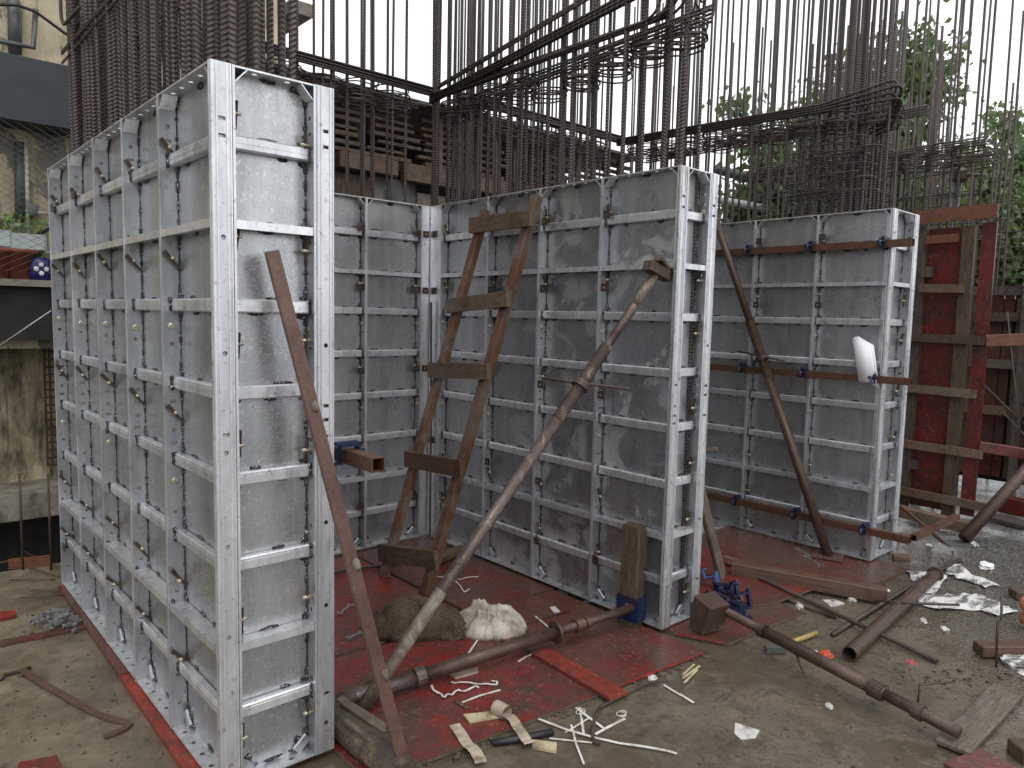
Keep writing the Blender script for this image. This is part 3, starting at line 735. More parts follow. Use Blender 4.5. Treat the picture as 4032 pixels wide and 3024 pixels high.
# middle wall cage
cg = thing('rebar_cage', 'rebar cage above the middle wall with sloping bar bundles rising towards its end', 'rebar cage', (2.42, .9, .03))
y = -.06; i = 0
while y < 2.05:
    r = .0098 if y > .35 else .0115
    vbar(cg, 2.345 + R_(-.006, .006), y, r, R_(4.6, 5.6)); vbar(cg, 2.50 + R_(-.01, .01), y + R_(-.03, .03), .0088, R_(4.6, 5.6))
    if random.random() < .25: vbar(cg, 2.375, y + .02, .0085, R_(4.4, 5.2))
    if i % 5 == 0: vbar(cg, 2.43, y + .05, .009, R_(4.2, 5.2))
    y += .122 * R_(.88, 1.12); i += 1
def bent(par, pts, r, name='bent_long_bar', mat='rebar_steel', n=6):
    b = MB(); b.tube([Vector(p) - par.location for p in pts], r, n); return b.obj(name, mat, par, True)
def arc(p, d0, d1, rad, k=5):
    """points of a bend at p from direction d0 to d1"""
    d0, d1 = Vector(d0).normalized(), Vector(d1).normalized(); p = Vector(p); a = p - d0 * rad; c_ = p + d1 * rad
    return [a.lerp(p, t).lerp(p.lerp(c_, t), t) for t in [j / k for j in range(k + 1)]]
for q in range(3):      # top bundle, clearly rising
    bent(cg, [(2.325 + q * .012, 2.02, 3.265 + q * .018), (2.325 + q * .012, -.1, 3.545 + q * .02)], .0075)
for q in range(5):
    bent(cg, [(2.322 + (q % 2) * .018, 2.12, 3.185 + (q // 2) * .017), (2.322 + (q % 2) * .018, -.05, 3.395 + (q // 2) * .02)], .0085)
for q in range(6):      # level bundle whose ends turn up at the wall end
    x = 2.322 + (q % 2) * .018; z = 3.20 + (q // 2) * .02
    a = arc((x + .02 * q, .10 - .012 * q, z + .02), (0, -1, 0), (.15 * (q % 3), -.25, 1), .10)
    bent(cg, [(x, 2.1, z)] + a + [a[-1] + Vector((.01 * q, -.05, .6))], .0085)
for q in range(5):
    lbar(cg, (2.525, 2.1, 3.14 + q * .018), (2.525, -.05, 3.20 + q * .02), .0075)
lbar(cg, (2.33, 2.0, 3.13), (2.33, -.1, 3.17), .0055); lbar(cg, (2.34, 2.0, 3.10), (2.34, .9, 3.11), .0055)
for yy, zz in ((-.02, 3.03), (.22, 3.02), (.47, 3.0), (.72, 2.99), (.98, 2.98), (1.24, 3.02), (1.5, 3.03), (1.74, 3.03), (1.95, 3.03)):
    ties(cg, 2.425, yy, .24, .20, zz, 7 if yy != .98 else 3, 'y', 'd', .0052, .018)
for k in range(5):       # loops hanging at the end
    b = MB(); z = 3.2 + .05 * k
    b.tube([(-.06 + .01 * k, -1.0, z - .03), (-.06, -1.03, z + .22), (.02, -1.04, z + .27), (.10, -1.03, z + .24), (.11, -1.0, z), (.03, -.98, z - .05)], .006, 5, closed=True)
    b.obj('tie_stirrup', 'tie_steel', cg, True)
# right wall cage
cg = thing('rebar_cage', 'rebar cage above the right wall with a long bundle ending in hairpin bends', 'rebar cage', (4.53, .8, .03))
y = -.25; i = 0
while y < 2.0:
    vbar(cg, 4.40 + R_(-.008, .008), y, .0098, R_(4.4, 5.6)); vbar(cg, 4.66 + R_(-.01, .01), y + R_(-.04, .04), .0092, R_(4.4, 5.6))
    if random.random() < .3: vbar(cg, 4.43, y + .03, .0095, R_(3.9, 4.9))
    y += .150 * R_(.8, 1.15)
for q in range(7):
    x = 4.375 + (q % 2) * .018; z = 3.165 + (q // 2) * .017; e = -.34 + .02 * (q % 4)
    a1 = arc((x + .02, e, z + .012 * q), (0, -1, .04), (.55, .25, -.85), .05, 4)
    bent(cg, [(x, 2.1, z + .06), (x, .2, z)] + a1 + [(x + .12, e + .10, z - .17), (x + .16, e + .22, z - .19)], .0085)
for q in range(4): lbar(cg, (4.68, 2.0, 3.10 + q * .018), (4.68, -.3, 3.10 + q * .018), .0075)
lbar(cg, (4.37, 1.9, 3.14), (4.37, -.1, 3.10), .005)
for k in range(9): ties(cg, 4.53, -.16 + .26 * k, .27, .30, 3.0 + .01 * k, 7, 'y', 'd', .005, .017)
# column cage inside the right wall
cg = thing('column_cage', 'column of closely packed tall bars with messy stirrups on the right wall', 'rebar cage', (4.55, .12, .03))
for yy in [-.16 + .075 * k for k in range(8)]:
    for xx in (4.44, 4.62): vbar(cg, xx + R_(-.02, .02), yy + R_(-.012, .012), .0112, random.choice((R_(4.0, 4.5), R_(4.6, 5.8), R_(4.6, 5.8))))
    if random.random() < .6: vbar(cg, 4.53 + R_(-.03, .03), yy, .0125, R_(3.9, 5.6))
for k in range(17):
    ties(cg, 4.53 + R_(-.03, .03), R_(-.05, .32), R_(.3, .45), R_(.26, .4), R_(2.52, 2.96), 1, random.choice('xy'), 'r', .005)
# cage of the next wall
cg = thing('rebar_cage', 'rebar cage beyond the right wall, rising above the red shutter', 'rebar cage', (6.45, .6, .03))
y = -.2
while y < 1.9:
    vbar(cg, 6.32, y, .011, R_(4.2, 5.6)); vbar(cg, 6.58 + R_(-.02, .02), y + R_(-.05, .05), .011, R_(4.2, 5.6))
    y += .15 * R_(.7, 1.2)
for k in range(9): ties(cg, 6.45, -.17 + .24 * k, .30, .28, 3.02 + .01 * k, 8, 'y', 'r' if k == 0 else 'd', .0055, .022)
for q in range(4): lbar(cg, (6.31, 2.0, 3.17 + q * .018), (6.31, -.25, 3.19 + q * .02), .0075)
for q in range(10): lbar(cg, (6.6, 2.0, 2.5 + q * .06), (6.6, -.1, 2.5 + q * .06 + R_(-.1, .1)), .006)
# starter bars at the far right
cg = thing('starter_bars', 'row of thin straight bars at the far right in front of the trees', 'rebar', (8.6, .2, .03))
for k in range(46):
    vbar(cg, R_(8.2, 9.6), R_(-1.0, 1.3), random.choice((.0105, .012)), random.choice((R_(3.3, 4.4), R_(4.0, 5.2), R_(4.6, 6.2))), lean=.015)
for q in range(12): lbar(cg, (8.15 + R_(0, .4), 1.2, 1.9 + q * .1), (8.2 + R_(0, .4), -1.0, 1.9 + q * .1 + R_(-.04, .04)), .006)
cg = thing('starter_bars', 'loose cluster of thin bars seen between middle and right wall cages', 'rebar', (6.0, 3.2, .03))
for k in range(26): vbar(cg, R_(4.9, 7.6), R_(2.15, 3.6), .0105, R_(4.2, 5.6), lean=.012)

# ------------------------------------------------------------------ red plywood on the slab
def board(name, label, pts, z0, z1, mat, cat='plywood sheet', edge='ply_edge', tilt=None, group=None):
    """a sheet with its own top film and raw edges"""
    c = Vector((sum(p[0] for p in pts) / len(pts), sum(p[1] for p in pts) / len(pts), z0))
    t = thing(name, label, cat, c, 0, group)
    P = [(p[0] - c.x, p[1] - c.y) for p in pts]
    b = MB(); b.plate(P, 0, z1 - z0 - .002); b.obj('core', edge, t)
    b = MB(); b.plate([(x * .999, y * .999) for x, y in P], z1 - z0 - .0018, z1 - z0); b.obj('film_face', mat, t)
    if tilt: t.rotation_euler = tilt
    return t
def edge_band(t, a, b_, z, h, mat='red_bright'):
    b = MB(); a = Vector((a[0], a[1], z)) - t.location; b_ = Vector((b_[0], b_[1], z)) - t.location; b.bar(a, b_, .006, h); b.obj('painted_edge', mat, t)
def xy(p): return (p.x, p.y)
board('plywood_sheet', 'red plywood sheet nearest the camera, under the foot of the square tube', [(.43, -.245), (1.528, -.352), (1.545, .62), (.445, .70)], .003, .018, 'red_ply')
t_ = board('plywood_sheet', 'red plywood sheet in front of the middle wall, beneath the blue bracket', [(1.56, -.352), (2.245, -.415), (2.23, .64), (1.57, .66)], .003, .019, 'red_ply_worn')
edge_band(t_, (1.565, -.3555), (2.246, -.418), .0135, .008)
board('plywood_sheet', 'red plywood sheet at the back of the bay under the ladder feet', [(.44, .71), (1.60, .68), (1.62, 1.99), (.44, 1.99)], .003, .016, 'red_ply')
board('plywood_sheet', 'red plywood sheet in the inner corner beside the middle wall foot', [(1.63, .68), (2.25, .67), (2.25, 1.98), (1.63, 1.99)], .003, .017, 'red_ply_worn')
board('plywood_strip', 'narrow bright red plywood strip lying across the joint of two sheets', [(1.50, -.43), (1.605, -.44), (1.635, .10), (1.535, .10)], .0195, .034, 'red_bright', 'plywood strip', 'red_bright')
board('plywood_strip', 'dull red strip beside the white sack on the joint', [(1.525, .22), (1.60, .21), (1.60, .42), (1.52, .43)], .0195, .029, 'red_ply', 'plywood strip')
board('plywood_strip', 'bright red strip at the near foot of the left wall', [(-.05, -.30), (.03, -.30), (.04, 1.105), (-.036, 1.112)], .002, .024, 'red_bright', 'plywood strip', 'red_bright')
board('plywood_strip', 'dull red strip at the far foot of the left wall', [(-.036, 1.118), (.04, 1.112), (.05, 2.50), (-.025, 2.50)], .002, .026, 'red_ply_worn', 'plywood strip', 'red_ply_worn')
board('plywood_sheet', 'dirty red plywood sheet under the foot of the right wall', [(4.40, -.60), (3.86, -.55), (3.50, .15), (3.45, .78), (4.50, .74)], .003, .02, 'red_ply_worn', tilt=(0, .004, 0))
board('plywood_sheet', 'bright red plywood sheet behind the blue clamps', [(3.04, -.33), (3.455, -.37), (3.60, .46), (2.62, .52), (2.61, -.05)], .024, .038, 'red_ply')
t_ = board('plywood_sheet', 'worn red plywood sheet at the foot of the middle wall end', [(2.42, -.44), (3.10, -.485), (3.2, .0), (2.30, -.02), (2.30, -.19)], .003, .022, 'red_ply_worn')
edge_band(t_, (2.30, -.20), (2.40, -.42), .016, .008)
board('plywood_offcut', 'small red plywood offcut at the left picture edge', [xy(T(7, 100, 655)), xy(T(7, 105, 690)), xy(T(7, -160, 745)), xy(T(7, -160, 690))], .002, .02, 'red_bright', 'plywood offcut', 'red_ply')
board('plywood_offcut', 'red plywood offcut at the bottom left corner', [xy(T(7, 130, 1650)), xy(T(7, 370, 1605)), xy(T(7, 420, 1720)), xy(T(7, 60, 1800))], .002, .018, 'red_ply', 'plywood offcut', 'red_ply')
board('timber_batten', 'thin reddish batten on the slab left of the left wall', [xy(T(7, 0, 850)), xy(T(7, 545, 745)), xy(T(7, 560, 765)), xy(T(7, 0, 880))], .002, .016, 'red_ply_worn', 'batten', 'red_ply_worn')

# ------------------------------------------------------------------ ladder
def lv(p, par): return Vector(p) - par.location
ld = thing('ladder', 'rough wooden ladder of reddish timber leaning on the middle formwork wall', 'ladder', (1.56, 1.3, .02))
rails = [((1.565, 1.485, .018), (2.215, 1.335, 2.335)), ((1.585, 1.065, .018), (2.215, .855, 2.375))]
for i, (a, b_) in enumerate(rails):
    a, b_ = Vector(a), Vector(b_); d = b_ - a
    b = MB(); rt = align((0, 0, 1)); b.box((0, 0, d.length / 2), (.047 if i == 0 else .053, .062, d.length), ch=.004)
    o = b.obj('rail', 'ladder_wood', ld); o.location = a - ld.location
    x = d.normalized(); y = Vector((0, 1, 0)); y = (y - x * y.dot(x)).normalized(); xx = y.cross(x)
    o.rotation_euler = Matrix((xx, y, x)).transposed().to_euler()
def on_rail(i, t): return Vector(rails[i][0]).lerp(Vector(rails[i][1]), t)
for t0, t1, w_, th, mt in ((.952, .936, .095, .035, 'rung_wood'), (.730, .733, .09, .04, 'rung_wood'), (.553, .554, .095, .035, 'rung_wood'), (.310, .314, .10, .03, 'beam_wood'), (.06, .088, .105, .032, 'rotten_wood')):
    a = on_rail(0, t0); b_ = on_rail(1, t1); dr = (b_ - a).normalized(); n_ = Vector((-1, 0, .28)).normalized()
    a = a - dr * .055 + n_ * (.025 + th / 2); b_ = b_ + dr * .065 + n_ * (.025 + th / 2)
    L = (b_ - a).length; b = MB(); b.box((L / 2, 0, 0), (L, th, w_), ch=.004)
    o = b.obj('rung', mt, ld); o.location = a - ld.location
    z = Vector((0, 0, 1)); z = (z - dr * z.dot(dr)); z = (z + n_ * .0).normalized(); yv = z.cross(dr)
    o.rotation_euler = Matrix((dr, yv, z)).transposed().to_euler()

# ------------------------------------------------------------------ steel props
def tube_on(par, name, a, b_, r, mat, n=14, hollow=False, extra=None):
    a, b_ = Vector(a) - par.location, Vector(b_) - par.location; L = (b_ - a).length
    b = MB()
    if hollow:
        b.tube([(0, 0, 0), (0, 0, L)], r, n, caps=False); b.tube([(0, 0, L), (0, 0, 0)], r * .86, n, caps=False)
        for z in (0, L):
            i = len(b.v)
            for rr in (r, r * .86): b.v += [Vector((rr * math.cos(2 * PI * k / n), rr * math.sin(2 * PI * k / n), z)) for k in range(n)]
            for k in range(n): b.f.append((i + k, i + (k + 1) % n, i + n + (k + 1) % n, i + n + k))
    else: b.tube([(0, 0, 0), (0, 0, L)], r, n)
    if extra: extra(b, L)
    o = b.obj(name, mat, par, True); o.location = a; o.rotation_euler = align(b_ - a).to_euler()
    return o
def thread(par, a, b_, r, mat):
    a, b_ = Vector(a) - par.location, Vector(b_) - par.location; L = (b_ - a).length; b = MB()
    k = int(L / .011); pts = []; rr = []
    for i in range(k):
        for q, f in ((0, 1.0), (.5, 1.12)): pts.append((0, 0, (i + q) * L / k)); rr.append(r * f)
    b.tube(pts, rr, 12); o = b.obj('threaded_sleeve', mat, par); o.location = a; o.rotation_euler = align(b_ - a).to_euler(); return o
def collar(par, p, d, r, l, mat, name='collar', n=14):
    p = Vector(p) - par.location; b = MB(); b.tube([(0, 0, -l / 2), (0, 0, l / 2)], r, n); o = b.obj(name, mat, par, False); o.location = p; o.rotation_euler = align(d).to_euler(); return o
# long prop against the middle wall
A_, B_ = Vector((.625, .162, .03)), Vector((2.20, -.062, 1.905)); D_ = B_ - A_
p1 = thing('steel_prop', 'long adjustable steel prop slanting up to the middle formwork wall', 'steel prop', A_)
tube_on(p1, 'outer_tube', A_, A_ + D_ * .62, .0275, 'prop_steel', 16)
tube_on(p1, 'cement_crust', A_ + D_ * .002, A_ + D_ * .235, .0288, 'prop_cement', 14)
thread(p1, A_ + D_ * .615, A_ + D_ * .80, .0280, 'prop_steel')
tube_on(p1, 'inner_tube', A_ + D_ * .79, A_ + D_ * .985, .0222, 'prop_steel', 14)
tube_on(p1, 'inner_crust', A_ + D_ * .905, A_ + D_ * .987, .0236, 'prop_cement', 12)
N_ = A_ + D_ * .70
nt_ = collar(p1, N_, D_, .045, .035, 'rust_dark', 'nut')
tube_on(p1, 'handle_bar', N_ + Vector((-.12, .13, .025)), N_ + Vector((.16, -.17, -.015)), .0075, 'tie_steel', 8)
bl = thing('wood_block', 'splintered wooden block wedged under the top of the long steel prop', 'wood block', B_)
b = MB(); b.box((0, 0, 0), (.07, .16, .05), align((.35, -.05, 1)), ch=.006); b.box((.01, -.02, .032), (.05, .12, .016), align((.45, .1, 1))); b.obj('block', 'post_wood', bl)
# prop lying across the bay
A_, B_ = Vector((.50, .252, .052)), Vector((2.165, -.012, .135)); D_ = B_ - A_
p2 = thing('steel_prop', 'steel prop lying almost flat from the rotten log to the blue bracket', 'steel prop', A_)
tube_on(p2, 'outer_tube', A_ + D_ * .26, A_ + D_ * .70, .031, 'prop_brown', 16)
tube_on(p2, 'base_tube', A_, A_ + D_ * .27, .034, 'prop_steel', 16)
tube_on(p2, 'inner_tube', A_ + D_ * .69, B_, .0225, 'prop_brown', 14)
collar(p2, A_ + D_ * .26, D_, .042, .045, 'prop_steel'); collar(p2, A_ + D_ * .70, D_, .057, .010, 'rust_dark', 'flange', 18); collar(p2, A_ + D_ * .785, D_, .036, .05, 'waler_rust'); collar(p2, A_ + D_ * .815, D_, .030, .02, 'waler_rust')
b = MB(); b.box((.62, -.07, .01), (.045, .03, .02)); b.obj('lug', 'rust_dark', p2)
# timber post with blue bracket
tp = thing('timber_post', 'short upright timber post in a blue bracket before the middle wall', 'timber post', (2.20, .026, .02), .12)
b = MB(); b.box((0, 0, .275), (.075, .108, .55), ch=.006); b.obj('post', 'post_wood', tp)
bk = thing('steel_bracket', 'blue steel bracket clasping the upright timber post', 'bracket', (2.20, .026, .055), .12)
b = MB()
for x in (-.042, .042): b.box((x, 0, .065), (.006, .132, .13))
for y in (-.064, .064): b.box((0, y, .065), (.078, .006, .128))
b.obj('bracket_box', 'blue_paint', bk)
b = MB(); b.tube([(-.045, 0, .075), (-.062, 0, .073)], .030, 14); b.obj('socket', 'blue_paint', bk, True)
# prop from the middle wall end to the plank
A_, B_ = Vector((2.49, -.36, .145)), Vector((2.31, -1.53, .07)); D_ = B_ - A_
p3 = thing('steel_prop', 'brown steel prop lying on the wet slab towards the lower right', 'steel prop', B_)
thread(p3, A_, A_ + D_ * .22, .0215, 'prop_brown')
tube_on(p3, 'outer_tube', A_ + D_ * .20, A_ + D_ * .74, .0295, 'prop_brown', 16)
tube_on(p3, 'base_tube', A_ + D_ * .73, A_ + D_ * .995, .0255, 'prop_brown', 16)
collar(p3, A_ + D_ * .205, D_, .036, .035, 'rust_dark'); collar(p3, A_ + D_ * .71, D_, .039, .06, 'rust_dark'); collar(p3, A_ + D_ * .86, D_, .034, .04, 'prop_brown')
tube_on(p3, 'hanging_pin', A_ + D_ * .36 + Vector((0, 0, -.01)), A_ + D_ * .45 + Vector((-.05, .02, -.07)), .006, 'rust_dark', 8)
hb = thing('prop_head_block', 'rusty square steel block at the wall end of the lying brown prop', 'steel block', (2.445, -.275, .03), math.radians(-12))
b = MB(); b.box((0, 0, .07), (.13, .10, .14), ch=.004); b.obj('timber_core', 'post_wood', hb)
b = MB(); b.box((.0, -.03, .115), (.145, .125, .12), Matrix.Rotation(.25, 3, 'X'), ch=.006); b.obj('steel_box', 'prop_brown', hb)
# dark prop before the right wall
A_, B_ = Vector((4.20, -.125, .034)), Vector((4.205, .95, 2.52)); D_ = B_ - A_
p4 = thing('steel_prop', 'dark steel prop standing on a base plate before the right wall', 'steel prop', A_)
tube_on(p4, 'outer_tube', A_, A_ + D_ * .50, .0345, 'prop_brown', 16); thread(p4, A_ + D_ * .49, A_ + D_ * .66, .0335, 'rust_dark'); tube_on(p4, 'inner_tube', A_ + D_ * .65, B_, .0275, 'prop_brown', 14)
collar(p4, A_ + D_ * .545, D_, .05, .03, 'rust_dark', 'nut'); q = A_ + D_ * .555
tube_on(p4, 'handle_bar', q + Vector((-.02, .19, .02)), q + Vector((-.03, -.20, -.03)), .0085, 'tie_steel', 8)
b = MB(); b.holed(.20, .20, .008, [(.035, .1, 'c', .009, .009), (.165, .1, 'c', .009, .009)], lambda a, l, c: Vector((a - .1, l - .1, c - .009)))
o = b.obj('base_plate', 'rust_square', p4); o.rotation_euler = (0, .02, .35)
# square tube leaning on the left wall end
A_, B_ = Vector((.553, -.28, .024)), Vector((.185, -.018, 1.855)); D_ = B_ - A_
st_ = thing('square_tube', 'rusty square steel tube leaning on the left wall end face', 'steel tube', A_)
b = MB(); L = D_.length; b.box((0, 0, L / 2), (.046, .046, L), ch=.004)
o = b.obj('tube_body', 'rust_square', st_); x = D_.normalized(); y = Vector((.35, 1, 0)); y = (y - x * y.dot(x)).normalized(); o.rotation_euler = Matrix((y.cross(x), y, x)).transposed().to_euler()
for z in (L * .42, L * .2, L * .72):
    b = MB(); b.blob((.012, -.024, z), (.03, .012, .045), 7, None, .3); o2 = b.obj('cement_lump', 'prop_cement', st_, True); o2.rotation_euler = o.rotation_euler
# clamps
def mk_clamp():
    b = MB()
    b.box((0, 0, .032), (.036, .075, .006)); b.box((0, .036, 0), (.036, .006, .068)); b.box((0, -.036, .005), (.036, .006, .058))
    b.box((0, .06, -.032), (.036, .05, .006)); b.box((0, -.048, -.022), (.030, .022, .006)); b.box((0, .082, -.022), (.034, .006, .024))
    b.box((0, .012, .042), (.022, .09, .012)); b.tube([(-.024, -.045, .012), (.024, -.045, .012)], .011, 8)
    return b.mesh('clamp_body', 'blue_paint')
def mk_cring():
    b = MB(); pts = [(.0, -.055 + .014 * math.cos(a), .004 + .014 * math.sin(a)) for a in [2 * PI * k / 10 for k in range(10)]]
    b.tube(pts, .0045, 5, closed=True); return b.mesh('clamp_ring', 'iron_pipe', True)
def clamp(label, loc, rot, mat=None):
    t = thing('tube_clamp', label, 'clamp', loc, 0, 'blue tube clamps'); t.rotation_euler = rot
    ob('clamp_body', cached('clamp', mk_clamp), t); ob('clamp_ring', cached('cring', mk_cring), t)
    return t
def waler(label, a, b_, s=.05, open_end=True):
    t = thing('square_waler', label, 'steel tube', a); d = Vector(b_) - Vector(a); L = d.length
    b = MB(); q = s / 2; k = .0035
    for x, y, sx, sy in ((-q + k / 2, 0, k, s), (q - k / 2, 0, k, s), (0, q - k / 2, s - 2 * k, k), (0, -q + k / 2, s - 2 * k, k)): b.box((x, y, L / 2), (sx, sy, L))
    o = b.obj('tube_body', 'waler_rust', t); z = d.normalized(); up = Vector((0, 0, 1)); x = up.cross(z).normalized(); o.rotation_euler = Matrix((x, z.cross(x), z)).transposed().to_euler()
    return t
for z, ye, lab, nm in ((2.193, -.515, 'rusty square waler, topmost on the right wall', 'top'), (1.292, -.565, 'rusty square waler across the middle of the right wall, holding the paper', 'middle'), (.25, -.625, 'rusty square waler, lowest on the right wall', 'lowest')):
    waler(lab, (4.272, ye, z), (4.272, 1.95, z - (0 if nm == 'top' else .0)), .048)
    for yy, wh in ((-.335, 'near end'), (.16, 'centre'), (.65, 'far part')):
        clamp('blue clamp on the %s waler of the right wall, at its %s' % (nm, wh), (4.268, yy, z), (0, R_(-.06, .06), PI / 2 + PI))
waler('square timber-brown tube on the slab at the right wall foot', (4.30, -.635, .262), (4.99, -.68, .30), .04)
waler('short rusty square tube poking out beside the left wall end', (.50, 1.9, 1.135), (.50, -.175, 1.13), .052)
clamp('blue clamp over the short square tube beside the left wall', (.492, .02, 1.14), (0, 0, PI / 2))
# pile of clamps on the red sheet
for i, (px, py, dz, rx, ry, rz_, lb) in enumerate(((190, 470, .03, 1.2, .3, .4, 'light blue clamp on top of the pile beside the middle wall end'), (250, 520, .03, .2, .1, 1.2, 'dark blue clamp at the back of the pile on red plywood'),
        (330, 520, .05, .3, -.3, 2.2, 'dark blue clamp standing up at the right of the pile'), (300, 570, .03, -.2, .4, .1, 'dark blue clamp in the middle of the pile'),
        (390, 580, .03, 1.4, .2, .9, 'dark blue clamp at the right edge of the pile'), (350, 640, .025, .1, .2, 2.8, 'dark blue clamp with open hook at the front of the pile'), (235, 590, .03, .5, 1.2, .6, 'dark blue clamp nearest the steel block'))):
    p = T(9, px, py, 'z', .055); t = clamp(lb, (p.x, p.y, .042 + dz * .7), (rx, ry, rz_)); t.scale = (1.4, 1.1, 1.0)
    if i == 0:
        for ch in t.children:
            if ch.name.startswith('clamp_body'): ch.data = ch.data.copy(); ch.data.materials[0] = MATS['blue_light']
# folded paper behind the middle waler
pp = thing('rolled_paper', 'folded white paper stuck behind the middle waler of the right wall', 'paper', (4.25, -.30, 1.27))
b = MB(); N = 10
for k in range(N + 1):
    a = k / N; y = .060 - .12 * a; bul = .022 * math.sin(PI * a)
    for z in (0, .15, .285): b.v.append(Vector((-.012 - bul * (1 + z), y + .06 * z / .28, z + (.02 * math.sin(a * 5) if z > .2 else 0))))
for k in range(N):
    for j in range(2): i = k * 3 + j; b.f.append((i, i + 3, i + 4, i + 1))
m = b.obj('front_leaf', 'paper_white', pp, True); sm = m.modifiers.new('thickness', 'SOLIDIFY'); sm.thickness = .0015
b = MB()
for k in range(N + 1):
    a = k / N; y = .035 - .11 * a
    for z in (.02, .17, .31): b.v.append(Vector((.004 - .006 * math.sin(PI * a), y + .05 * z / .28, z - .06 * a)))
for k in range(N):
    for j in range(2): i = k * 3 + j; b.f.append((i, i + 3, i + 4, i + 1))
m = b.obj('back_leaf', 'paper_white', pp, True); sm = m.modifiers.new('thickness', 'SOLIDIFY'); sm.thickness = .0015

# ------------------------------------------------------------------ timber and steel lying about
def beam(name, label, a, b_, wd, th, mat, cat, roll=(0, 0, 1), ch=.005, group=None):
    a, b_ = Vector(a), Vector(b_); d = b_ - a; L = d.length; b = MB()
    k = 5; x0 = 0
    b.box((L / 2, 0, 0), (L, wd, th))
    me = b.mesh(name, mat); bm = bmesh.new(); bm.from_mesh(me)
    bmesh.ops.bevel(bm, geom=bm.edges[:], offset=ch, segments=1, affect='EDGES')
    long = [e for e in bm.edges if abs(e.verts[0].co.x - e.verts[1].co.x) > L * .8]
    bmesh.ops.subdivide_edges(bm, edges=long, cuts=7)
    for v in bm.verts:
        v.co.y += noise.noise(v.co * 3 + Vector((L, 0, 7))) * wd * .05; v.co.z += noise.noise(v.co * 4 + Vector((3, L, 0))) * th * .06
    bm.to_mesh(me); bm.free()
    o = ob(name, me, None, a); x = d.normalized(); z = Vector(roll); z = (z - x * z.dot(x)).normalized(); o.rotation_euler = Matrix((x, z.cross(x), z)).transposed().to_euler()
    return tag(o, label, cat, group)
beam('timber_beam', 'long reddish timber beam lying before the right wall', (3.31, .10, .075), (3.66, -.73, .055), .09, .085, 'beam_wood', 'timber')
beam('plank', 'upright grey-brown plank leaning behind the middle wall end', (3.19, .09, .03), (2.80, .115, .93), .105, .028, 'plank_wood', 'plank', (.3, -1, 0))
beam('plank', 'short board end sticking out behind the middle wall, in front of the right wall', (2.72, .35, .83), (3.12, .14, .86), .08, .03, 'rotten_wood', 'plank', (0, .3, 1))
beam('plank', 'rough wooden offcut beside the upright plank on the red sheet', (3.36, .62, .16), (3.42, .42, .05), .05, .04, 'rung_wood', 'plank')
beam('plank', 'wide wet plank at the lower right under the prop foot', (2.27, -1.515, .02), (2.99, -1.525, .02), .125, .024, 'plank_wood', 'plank')
beam('plank', 'reddish plank below the wide plank at the lower right edge', (2.12, -1.60, .012), (2.34, -1.66, .012), .16, .02, 'red_ply_worn', 'plank')
beam('plank', 'short dark board standing at the lower right corner', T(9, 2150, 1600), T(9, 2330, 1600), .10, .12, 'post_wood', 'plank')
p = T(9, 1910, 885, 'z', .04); q = T(9, 2330, 885, 'z', .04)
beam('timber_piece', 'brown timber piece lying on the gravel at the right edge', p, q, .085, .055, 'beam_wood', 'timber')
beam('timber_piece', 'short dark timber block on the gravel at the right edge', T(9, 2135, 525, 'z', .03), T(9, 2300, 535, 'z', .03), .10, .05, 'post_wood', 'timber')
beam('timber_batten', 'thin splintered batten under the lying timber beam', T(9, 270, 290, 'z', .035), T(9, 620, 420, 'z', .045), .05, .02, 'plank_wood', 'batten')
beam('timber_batten', 'grey batten under the plywood edge behind the rebar', T(9, 700, 565, 'z', .012), T(9, 1010, 675, 'z', .012), .06, .022, 'plank_wood', 'batten')
beam('timber_batten', 'wooden batten at the wall corner behind the ladder foot', T(8, 600, 320, 'z', .05), T(8, 790, 235, 'z', .05), .06, .05, 'rung_wood', 'batten')
beam('timber_batten', 'dark red batten crossing behind the foot of the long prop', T(8, 15, 1190, 'z', .035), T(8, 330, 985, 'z', .035), .05, .032, 'beam_wood', 'batten')
beam('timber_batten', 'split wood at the foot of the right wall end', T(9, 1360, 290, 'z', .02), T(9, 1470, 300, 'z', .02), .06, .04, 'rung_wood', 'batten')
# rotten log at the left wall end
lg = thing('rotten_log', 'splintered rotten wooden log at the foot of the left wall end', 'log', (.50, .0, .02))
b = MB(); N = 14
for k in range(N + 1):
    a = k / N; c = Vector((.505 + .02 * a, .20 - .52 * a, .075 - .03 * a)) - Vector((.50, 0, .02))
    for j in range(12):
        an = 2 * PI * j / 12; rr = .062 * (1 + .32 * noise.noise(Vector((j * 1.7, a * 1.6, 3)))) * (.75 if a < .1 else 1)
        b.v.append(c + Vector((rr * math.cos(an) * 1.15, rr * .1 * math.sin(3 * an), rr * math.sin(an) * .8)))
for k in range(N):
    for j in range(12): j2 = (j + 1) % 12; b.f.append((k * 12 + j, k * 12 + j2, k * 12 + 12 + j2, k * 12 + 12 + j))
b.f.append(tuple(range(12))); b.f.append(tuple(N * 12 + j for j in range(12)))
b.obj('trunk_piece', 'rotten_wood', lg, False)
b = MB(); b.bar((.03, .16, .10), (.11, -.06, .045), .035, .012); b.bar((.01, .1, .115), (.07, -.12, .07), .02, .01); b.bar((-.03, .0, .10), (.02, -.25, .05), .02, .012); b.obj('splinter', 'plank_wood', lg)
